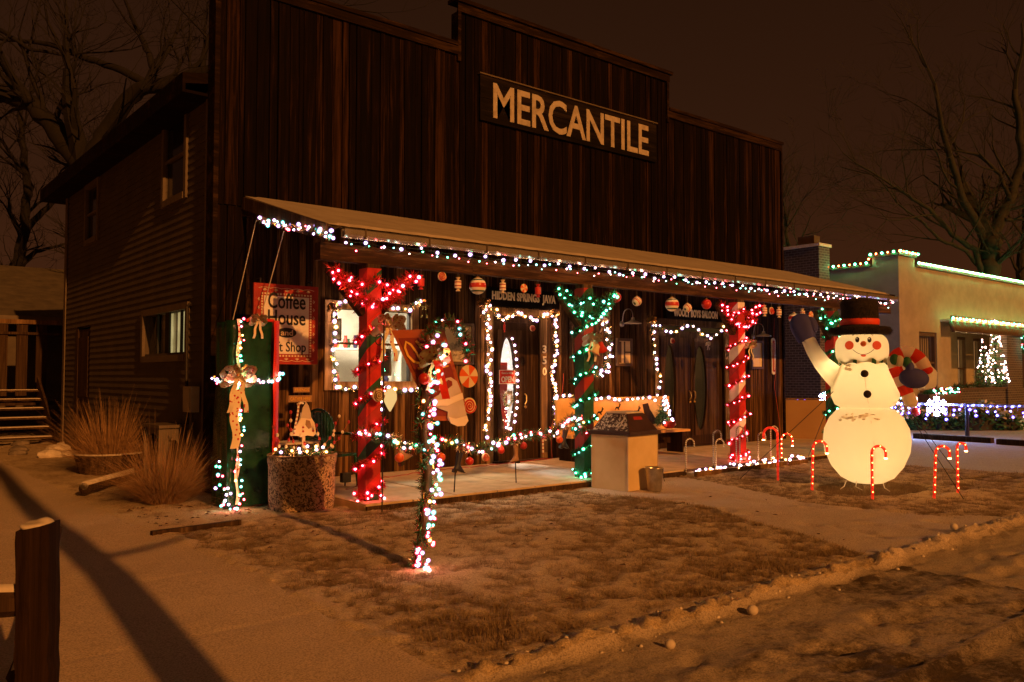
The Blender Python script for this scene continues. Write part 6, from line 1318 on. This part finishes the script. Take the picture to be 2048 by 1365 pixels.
# ================================================================== RAIL WITH ICICLE LIGHTS
RX = 20.95
ry0, ry1 = PX(2090, 815, RX).y, PX(1566, 801, RX).y
rz = 1.5-56/FPX*((Vector((RX, 8.55, 0))).dot(Vector((math.cos(AX), math.sin(AX), 0))))
t = thing('metal_railing', 'thin galvanised rail on posts along the far side of the driveway', 'railing', (RX, 8.5, 0))
for z in (rz, rz-.035): MB().tube([(RX, ry0, z), (RX, ry1, z)], .014, 6).build('rail', M['silver'], t)
for y in (PX(1935,880,RX).y, PX(1935,880,RX).y+4.2, PX(1935,880,RX).y+7.9, ry0): MB().tube([(RX, y, 0), (RX, y, rz+.01)], .05, 8).build('post', M['iron'], t)
def icicles(ya, yb, n, lab):
    t = thing('icicle_lights', lab, 'icicle lights', (RX-.03, ya, rz), 'blue icicle lights on the railing'); wire(t, [(RX-.03, ya, rz-.02), (RX-.03, yb, rz-.02)], .006, 'silver')
    for i in range(n):
        y = ya+(yb-ya)*(i+.5)/n; L_ = random.choice((1,1,2,3,3,4)); y2 = y+random.uniform(-.05,.05)
        MB().tube([(RX-.03, y, rz-.02), (RX-.04, y2, rz-.02-.11*L_)], .003, 4).build('drop_wire', M['silver'], t)
        for j in range(L_): q_ = j/max(1, L_-1) if L_ > 1 else 0; bulb(t, (RX-.05, y+(y2-y)*q_+random.uniform(-.04,.04), rz-.03-.115*j+random.uniform(-.02,.02)), 'b', random.choice((.022,.028,.034)))
ys_ = [PX(2090,812,RX).y, PX(1960,808,RX).y, PX(1835,806,RX).y, PX(1780,804,RX).y]
icicles(ys_[0], ys_[1], 9, 'blue icicle lights on the railing section at the right edge'); icicles(ys_[1], ys_[2], 9, 'blue icicle lights on the railing under the lit porch trees'); icicles(ys_[2], ys_[3], 5, 'blue icicle lights on the railing just right of the snowman'); icicles(ry1-.8, ry1+.1, 4, 'few blue icicle lights on the rail between shop wall and tan screen')
def snowflake(c, R0, lab):
    t = thing('snowflake_light', lab, 'snowflake light', tuple(c), 'blue white snowflake lights'); mb = MB()
    for k in range(6):
        a = PI/6+k*PI/3; d = Vector((0, math.cos(a), math.sin(a))); c_ = Vector(c); mb.tube([c_, c_+d*R0], .006, 4)
        for s_ in (.28,.45,.62,.8,1.0): bulb(t, c_+d*R0*s_+Vector((-.02,0,0)), 'p', .024)
        for s_ in (.5,.78):
            for sg in (-1, 1): e_ = Vector((0, math.cos(a+sg*.9), math.sin(a+sg*.9))); mb.tube([c_+d*R0*s_, c_+d*R0*s_+e_*R0*.3], .005, 4); bulb(t, c_+d*R0*s_+e_*R0*.17+Vector((-.02,0,0)), 'b', .02); bulb(t, c_+d*R0*s_+e_*R0*.3+Vector((-.02,0,0)), 'p', .02)
    mb.build('wire_frame', M['silver'], t)
snowflake(PX(1874, 813, RX-.1), .22, 'bright snowflake light on the railing right of the snowman'); snowflake(PX(1651, 797, RX-.1), .16, 'smaller snowflake light peeking over the tan screen left of the snowman')
p = PX(1832, 800, RX-.3); t = thing('peppermint_ornament', 'orange peppermint disc on the railing below the candy cane end', 'ornament', tuple(p), 'peppermint discs'); o = MB(); pepper(t, p, .085)
p = PX(1831, 824, RX-.3); t = thing('ball_ornament', 'mirror red ball hanging from the railing right of the snowman', 'ornament', tuple(p), 'ball ornaments'); MB().sphere(p, .11, 20, 14).build('ball', M['red'], t, True); MB().lathe([(.025,.105),(.025,.13),(.01,.135)], p, 8).build('cap', M['gold'], t)
vp = [PX(u, v, RX-.35) for u, v in [(1797,770),(1802,790),(1798,812),(1803,838)]]
lights('short tinsel garland with white bulbs hanging behind the snowman waist', vp, 16, 'wwrt', .022, .06, gar=(.10, 300, ('pine','tinselW'), (0,1)), nm='lit_garland', cat='garland')
for a, b, lab in (((1830,877),(1985,887),'longer dark timber kerb stop in the driveway'), ((1996,889),(2075,894),'dark timber kerb stop at the right edge of the driveway')):
    A_, B_ = PG(*a), PG(*b); tag(MB().bar((A_.x, A_.y, .06), (B_.x, B_.y, .06), .16, .12).build('kerb_stop', M['greywood'], None), lab, 'kerb stop', 'timber kerb stops')
# ================================================================== LEFT: FENCE POST, GRASSES, TUB, LOG, BENCH, STAIRS, BACK HOUSE
FPp = Vector((.625, 3.40, 0))
t = thing('split_rail_fence', 'rough timber fence post with split rails and a cap of snow at the left edge', 'fence', tuple(FPp), rz=-R_(30))
mb = MB(); n = 9; vs = []; per = [(-.075,-.07),(.0,-.078),(.072,-.07),(.078,0),(.07,.07),(0,.075),(-.075,.07),(-.08,0)]; rr = random.Random(8)
for j in range(22):
    z = -.1+1.06*j/21
    for x, y in per: k_ = 1+.05*math.sin(j*.45+x*20); vs.append((x*k_+rr.uniform(-.003,.003)+(.008 if 8 < j < 12 else 0), y*k_+rr.uniform(-.003,.003), z+(0.01*x/.07 if j == 21 else 0)))
mb.a = .25; mb.add(vs, [(j*8+i, j*8+(i+1)%8, (j+1)*8+(i+1)%8, (j+1)*8+i) for j in range(21) for i in range(8)]+[tuple(21*8+i for i in range(8))]); mb.v = [(x*.74, y*.8, z+.01) for x, y, z in mb.v]; mb.build('post', M['darkpost'], t, False, False)
mb = MB().sphere((-.008,0,.968), (.052,.054,.022), 22, 10, .75); rq = random.Random(4); mb.v = [(x+rq.uniform(-.003,.003), y+rq.uniform(-.003,.003), z+.006*math.sin(x*60)+.005*math.sin(y*75+x*30)) for x, y, z in mb.v]; mb.build('snow_cap', M['snow'], t, True, False)
def rail(a, b, r): 
    pts = [Vector(a).lerp(Vector(b), k/12)+Vector((0,0,.012*math.sin(k*1.7))) for k in range(13)]
    MB().tube(pts, [r*(1+.12*math.sin(k*1.1)) for k in range(13)], 7).build('rail', M['greywood'], t, False, False); MB().tube([p_+Vector((0,0,r*.75)) for p_ in pts], r*.55, 7).build('rail_snow', M['snow'], t, True, False)
rail((-.04,.02,.70),(-2.2,-.5,.66), .05); rail((-.04,.02,.30),(-2.2,-.5,.28), .05)
rail((-.75,2.4,.55),(-.22,.4,.30), .03); 
def grass(x, y, n_, H_, sp, lab, lean=(0,0), grp='clumps of dry ornamental grass'):
    t = thing('ornamental_grass', lab, 'grass clump', (x, y, 0), grp); mb = MB(); rr = random.Random(int(x*100))
    for i in range(n_):
        a = rr.uniform(0, 2*PI); r0 = rr.random()**.5*.22; b = Vector((x+math.cos(a)*r0, y+math.sin(a)*r0, zat(x,y))); L_ = H_*rr.uniform(.35, 1.0)*(1 if rr.random() < .93 else 1.25); tl = (rr.random()**.8)*sp
        d = Vector((math.cos(a)*tl+lean[0], math.sin(a)*tl+lean[1], 1)).normalized(); droop = rr.uniform(.1,.9)*tl; w_ = Vector((-math.sin(a), math.cos(a), 0)); w_ = Vector((rr.gauss(0,1), rr.gauss(0,1), 0)).normalized()*rr.uniform(.002,.004); vs = []
        for k in range(5):
            q_ = k/4; p_ = b+d*L_*q_+Vector((math.cos(a), math.sin(a), -.8))*droop*L_*q_*q_; vs += [p_-w_*(1-q_*.8), p_+w_*(1-q_*.8)]
        mb.add(vs, [(2*k, 2*k+1, 2*k+3, 2*k+2) for k in range(4)])
    mb.build('blades', M['drygrass'], t); return t
gp1 = PG(232, 945); grass(gp1.x-.1, gp1.y, 2300, 1.25, 1.0, 'tall dry ornamental grass growing in the half barrel tub'); gp2 = PG(338, 1005); grass(gp2.x, gp2.y+.1, 3000, .95, 1.15, 'dense rounded dry grass clump in front of the tub by the gift box', (.12,0))
tb = Vector((gp1.x-.1, gp1.y, 0)); t = thing('half_barrel', 'weathered half barrel tub with a snowy rim holding tall grass', 'planter', tuple(tb)); mb = MB()
for k in range(26):
    a = 2*PI*k/26; a2 = 2*PI*(k+.94)/26; mb.a = random.random()*.6; R1, R2 = .42, .50
    mb.add([(tb.x+r_*math.cos(q), tb.y+r_*math.sin(q), z) for r_, z in ((R1-.03,0),(R1,0),(R2,.30),(R2-.03,.30)) for q in (a, a2)], [(0,1,3,2),(2,3,5,4),(4,5,7,6),(6,7,1,0),(0,2,4,6),(1,7,5,3)])
mb.build('staves', M['greywood'], t); MB().lathe([(.44,.10),(.45,.135),(.43,.10)], tb, 30, False).build('hoop', M['iron'], t); MB().lathe([(.505,.302),(.49,.325),(.45,.31),(.2,.27),(.01,.26)], tb, 30, False).build('snow_rim', M['snow'], t, True)
A_ = PG(168, 992); B_ = PG(320, 945); t = thing('fallen_log', 'snow topped log lying in front of the half barrel', 'log', tuple(A_)); A_.z = B_.z = .09
MB().tube([A_, A_.lerp(B_,.5), B_], [.07,.065,.06], 10).build('log_body', M['greywood'], t, True); MB().tube([A_+Vector((0,0,.035)), A_.lerp(B_,.5)+Vector((0,0,.035)), B_+Vector((0,0,.035))], .055, 10).build('snow_layer', M['snow'], t, True)
A_ = PG(303, 1066, .03); B_ = PG(480, 1043, .03); t = thing('edging_board', 'low timber edging board at the corner of the walk', 'edging', tuple(A_)); MB().bar(A_+Vector((0,0,-.01)), B_+Vector((0,0,-.01)), .06, .05).build('board', M['greywood'], t)
rr = random.Random(12)
for k in range(12):
    u, v = rr.uniform(20, 190), rr.uniform(885, 930); q_ = PG(u, v); s_ = rr.uniform(.10, .22)
    mb = MB().sphere((0,0,0), (s_*1.3, s_, s_*.6), 9, 6); mb.v = [(x*(1+rr.uniform(-.14,.14)), y*(1+rr.uniform(-.14,.14)), z*(1+rr.uniform(-.1,.1))) for x, y, z in mb.v]; o = mb.build('garden_rock', M['rock' if k % 2 else 'snow']); o.location = (q_.x, q_.y, s_*.25)
    tag(o, 'one of the snow dusted rocks edging the bed by the steps' if k % 2 == 0 else 'one of the bare dark rocks edging the bed by the steps', 'rock', 'snow dusted garden rocks' if k % 2 == 0 else 'bare garden rocks')
# pale plastic bench against the side wall
q_ = PX(345, 880, 3.55); x_, y_ = 3.68, 11.85; t = thing('plastic_side_bench', 'small pale plastic bench with arched legs against the side wall', 'bench', (x_, y_, 0))
HB = PX(345,856,3.68).z; MB().box(x_-.20, x_+.22, y_-.35, y_+.4, HB, HB+.04).build('seat', M['trim'], t)
for yy in (y_-.31, y_+.32):
    MB().prism([(x_-.19,0),(x_-.19,HB-.001),(x_+.21,HB-.001),(x_+.21,0),(x_+.13,0)]+[(x_+.01+.12*math.cos(a), .0+(HB-.15)*math.sin(a)) for a in [PI*i/10 for i in range(11)]]+[(x_-.11,0)], yy, yy+.04, 'y').build('leg', M['trim'], t)
MB().prism([(y_-.27,HB-.002),(y_-.27,HB-.2)]+[(y_+.02+.24*math.cos(PI-a), HB-.2+.12*math.sin(a)) for a in [PI*i/10 for i in range(11)]]+[(y_+.315,HB-.2),(y_+.315,HB-.002)], x_-.17, x_-.15, 'x').build('apron', M['trim'], t)
# downspout and meter box
t = thing('downspout', 'pale downspout pipe running down the front corner of the side wall', 'pipe', (X0-.08, 11.72, 0)); MB().tube([(X0-.07, 11.72, 0), (X0-.07, 11.72, 1.3)], .035, 8).build('lower_pipe', M['trim'], t); MB().tube([(X0-.07, 11.72, 1.301), (X0-.07, 11.74, 2.45), (X0-.02, 11.76, 2.5)], .022, 8).build('upper_pipe', M['iron'], t)
t = thing('meter_box', 'grey metal meter box on the front corner of the side wall', 'box', (X0-.1, 11.5, 1.2)); MB().box(X0-.16, X0-.046, 11.28, 11.58, 1.02, 1.36).build('housing', M['beige'], t); MB().box(X0-.172, X0-.162, 11.31, 11.55, 1.05, 1.33).build('cover', M['beige'], t); MB().tube([(X0-.10, 11.43, .0), (X0-.10, 11.43, 1.018)], .02, 8).build('conduit', M['trim'], t)
# back steps with railing, fence and the low house behind
t = thing('wooden_steps', 'dark wooden back steps with snowy treads and a sloping handrail', 'steps', (3.4, 21.5, 0))
for k in range(6): z = .2*k; MB().box(2.45, 4.05, 20.8+.33*k, 21.16+.33*k, z+.13, z+.17).build('tread', M['greywood'], t); MB().box(2.47, 4.03, 20.82+.33*k, 21.13+.33*k, z+.171, z+.185).build('tread_snow', M['snow'], t)
for x in (2.38, 4.06): MB().add([(x, 20.7, .0),(x, 20.7, .25),(x, 22.8, 1.5),(x, 22.8, 1.0),(x+.05, 20.7, .0),(x+.05, 20.7, .25),(x+.05, 22.8, 1.5),(x+.05, 22.8, 1.0)], [(0,1,2,3),(7,6,5,4),(0,4,5,1),(1,5,6,2),(2,6,7,3),(3,7,4,0)]).build('stringer', M['greywood'], t)
MB().bar((2.35, 20.3, 1.15), (2.35, 22.8, 2.35), .10, .05).build('handrail', M['trimwood'], t); MB().box(2.30,2.40,20.25,20.35,0,1.12).build('newel_post', M['greywood'], t)
for k in range(18): y = 20.45+k*.13; MB().box(2.33,2.37,y,y+.05,.0,1.18+(y-20.3)*.48-.02).build('baluster', M['greywood'], t)
t = thing('slatted_deck_fence', 'dark slatted timber screen behind the back steps', 'fence', (3, 23.2, 0))
for k in range(16): x = -2.2+k*.42; MB().box(x, x+.24, 23.2, 23.24, .9, 2.75).build('slat', M['greywood'], t)
MB().box(-2.3, 4.6, 23.15, 23.19, 2.76, 2.86).build('top_rail', M['trimwood'], t); MB().box(-2.3, 4.6, 23.15, 23.19, 2.5, 2.56).build('mid_rail', M['greywood'], t); MB().box(-2.3,4.6,23.0,25.5,.80,.86).build('deck_floor', M['greywood'], t)
t = thing('low_rear_building', 'low dark building with a snowy roof behind the back steps', 'building', (0, 27, 0)); MB().box(-6, 9, 26, 30, 0, 3.0).build('wall', M['siding'], t)
MB().prism([(25.3,2.95),(30.7,4.9),(30.7,5.0),(25.3,3.06)], -6.5, 9.5, 'x').build('snowy_roof', M['farroof'], t); MB().box(-6.5, 9.5, 25.22, 25.29, 2.86, 3.08).build('fascia', M['trim'], t); MB().box(3.2,3.7,29,29.5,4.3,5.6).build('chimney', M['brick'], t)
# unseen tree behind the camera that throws the broad shadow across the walk
t = thing('street_tree', 'slim tree trunk standing behind the viewpoint', 'tree', (1.03, -1.5, 0)); MB().tube([(1.0,-1.5,-.2),(1.02,-1.5,1.2),(1.0,-1.5,2.1),(1.03,-1.5,2.6),(1.06,-1.5,3.2),(1.03,-1.5,3.8),(.96,-1.5,4.5),(.92,-1.5,5.4),(.9,-1.5,7)], [.17,.16,.15,.155,.15,.155,.14,.13,.09], 14).build('trunk', M['bark'], t, True); MB().tube([(1.06,-1.5,3.48),(1.4,-1.5,3.53),(1.75,-1.5,3.60),(2.3,-1.5,3.8)], [.045,.04,.03,.02], 8).build('limb', M['bark'], t, True)
# ================================================================== TREES
def branch(mb, p, d, L_, r, lvl, rr, maxl, up=.12, sp=.55, tw=None):
    pts = [p.copy()]; rs = [r]; n = max(3, int(5-lvl*.3)); q_ = p.copy(); dd = d.normalized()
    for k in range(n):
        dd = (dd + Vector((rr.gauss(0,.16), rr.gauss(0,.16), rr.gauss(0,.12)+up*.3))).normalized(); q_ = q_+dd*L_/n; pts.append(q_.copy()); rs.append(r*(1-.55*(k+1)/n))
    mb.tube(pts, rs, 7 if lvl == 0 else (5 if lvl < 3 else 3), False)
    if lvl >= maxl: return
    kids = rr.randint(3, 4) if lvl < maxl-1 else rr.randint(3, 5)
    for k in range(kids):
        i = rr.randint(1, n) if k else n; b = pts[i]; ax_ = dd.orthogonal().normalized(); ax_.rotate(Matrix.Rotation(rr.uniform(0, 2*PI), 3, dd)); nd = (dd + ax_*rr.uniform(.45, 1.1)*sp/.55 + Vector((0,0,up))).normalized()
        branch(mb, b, nd, L_*rr.uniform(.58,.82), max(rs[i]*rr.uniform(.5,.75), .006), lvl+1, rr, maxl, up, sp)
def limbtree(lab, dep, limbs, seed, mat, maxl=4, twigL=2.2, grp=None, rootz=None, up=.12, snow=True):
    """main limbs follow given sight lines at a stated distance; twigs grow from them"""
    rr = random.Random(seed); tr = MB(); cr = MB(); base = PD(*limbs[0][0][0], dep); t = thing('bare_tree', lab, 'tree', (base.x, base.y, 0), grp); sm_ = MB(); n_s = 0
    for pts, r0, r1, dd in limbs:
        r0 *= .78; r1 *= .78
        P = [PD(u, v, dep+dd*i/len(pts)) for i, (u, v) in enumerate(pts)]; P = resample(P, len(P)*4); P = [P[0]]+[jit(q_, r0*.22) for q_ in P[1:-1]]+[P[-1]]; n = len(P)
        rs = [r0+(r1-r0)*i/(n-1) for i in range(n)]; tr.tube(P, [x*(1+rr.uniform(-.07,.07)) for x in rs], 12, True)
        for i in range(2, n):
            if rr.random() < .34:
                d = (P[i]-P[i-1]).normalized(); o_ = d.orthogonal(); o_.rotate(Matrix.Rotation(rr.uniform(0, 2*PI), 3, d)); nd = (d*.7+o_.normalized()+Vector((0,0,.35))).normalized(); branch(cr, P[i], nd, twigL*rr.uniform(.5,1.0), rs[i]*.32+.012, 1, rr, maxl, up)
        branch(cr, P[-1], (P[-1]-P[-2]), twigL, r1*.9, 1, rr, maxl, up)
    tr.build('trunk', M[mat], t, True); cr.build('crown', M[mat], t); return t
limbtree('huge bare cottonwood with forking snowy limbs behind the side wall', 26, [
    ([(205,620),(195,480),(180,400),(165,335)], .62, .46, 0), ([(165,335),(120,270),(60,205),(0,185),(-70,150)], .42, .25, 1), ([(175,330),(215,255),(265,190),(320,170),(400,150),(470,120)], .36, .22, -1),
    ([(300,172),(240,140),(160,112),(90,85),(0,78)], .17, .07, 1), ([(60,205),(20,150),(-20,90)], .2, .08, 1), ([(0,60),(60,100),(130,110)], .09, .05, 0), ([(250,0),(275,60),(300,110),(310,165)][::-1], .15, .06, 1), ([(130,0),(135,60),(150,110)][::-1], .1, .05, 1), ([(400,150),(410,100),(430,40)], .15, .06, 0)], 5, 'bark', 4, 2.9)
limbtree('smaller bare tree left of the cottonwood', 32, [([(15,600),(35,520),(50,460),(55,380),(48,300),(40,220)], .30, .12, 0), ([(50,460),(90,420),(140,370),(180,330)], .16, .08, 1), ([(35,540),(70,505),(130,488)], .13, .05, 0), ([(40,340),(10,290),(-20,260)], .1, .05, 0)], 8, 'bark', 4, 2.4)
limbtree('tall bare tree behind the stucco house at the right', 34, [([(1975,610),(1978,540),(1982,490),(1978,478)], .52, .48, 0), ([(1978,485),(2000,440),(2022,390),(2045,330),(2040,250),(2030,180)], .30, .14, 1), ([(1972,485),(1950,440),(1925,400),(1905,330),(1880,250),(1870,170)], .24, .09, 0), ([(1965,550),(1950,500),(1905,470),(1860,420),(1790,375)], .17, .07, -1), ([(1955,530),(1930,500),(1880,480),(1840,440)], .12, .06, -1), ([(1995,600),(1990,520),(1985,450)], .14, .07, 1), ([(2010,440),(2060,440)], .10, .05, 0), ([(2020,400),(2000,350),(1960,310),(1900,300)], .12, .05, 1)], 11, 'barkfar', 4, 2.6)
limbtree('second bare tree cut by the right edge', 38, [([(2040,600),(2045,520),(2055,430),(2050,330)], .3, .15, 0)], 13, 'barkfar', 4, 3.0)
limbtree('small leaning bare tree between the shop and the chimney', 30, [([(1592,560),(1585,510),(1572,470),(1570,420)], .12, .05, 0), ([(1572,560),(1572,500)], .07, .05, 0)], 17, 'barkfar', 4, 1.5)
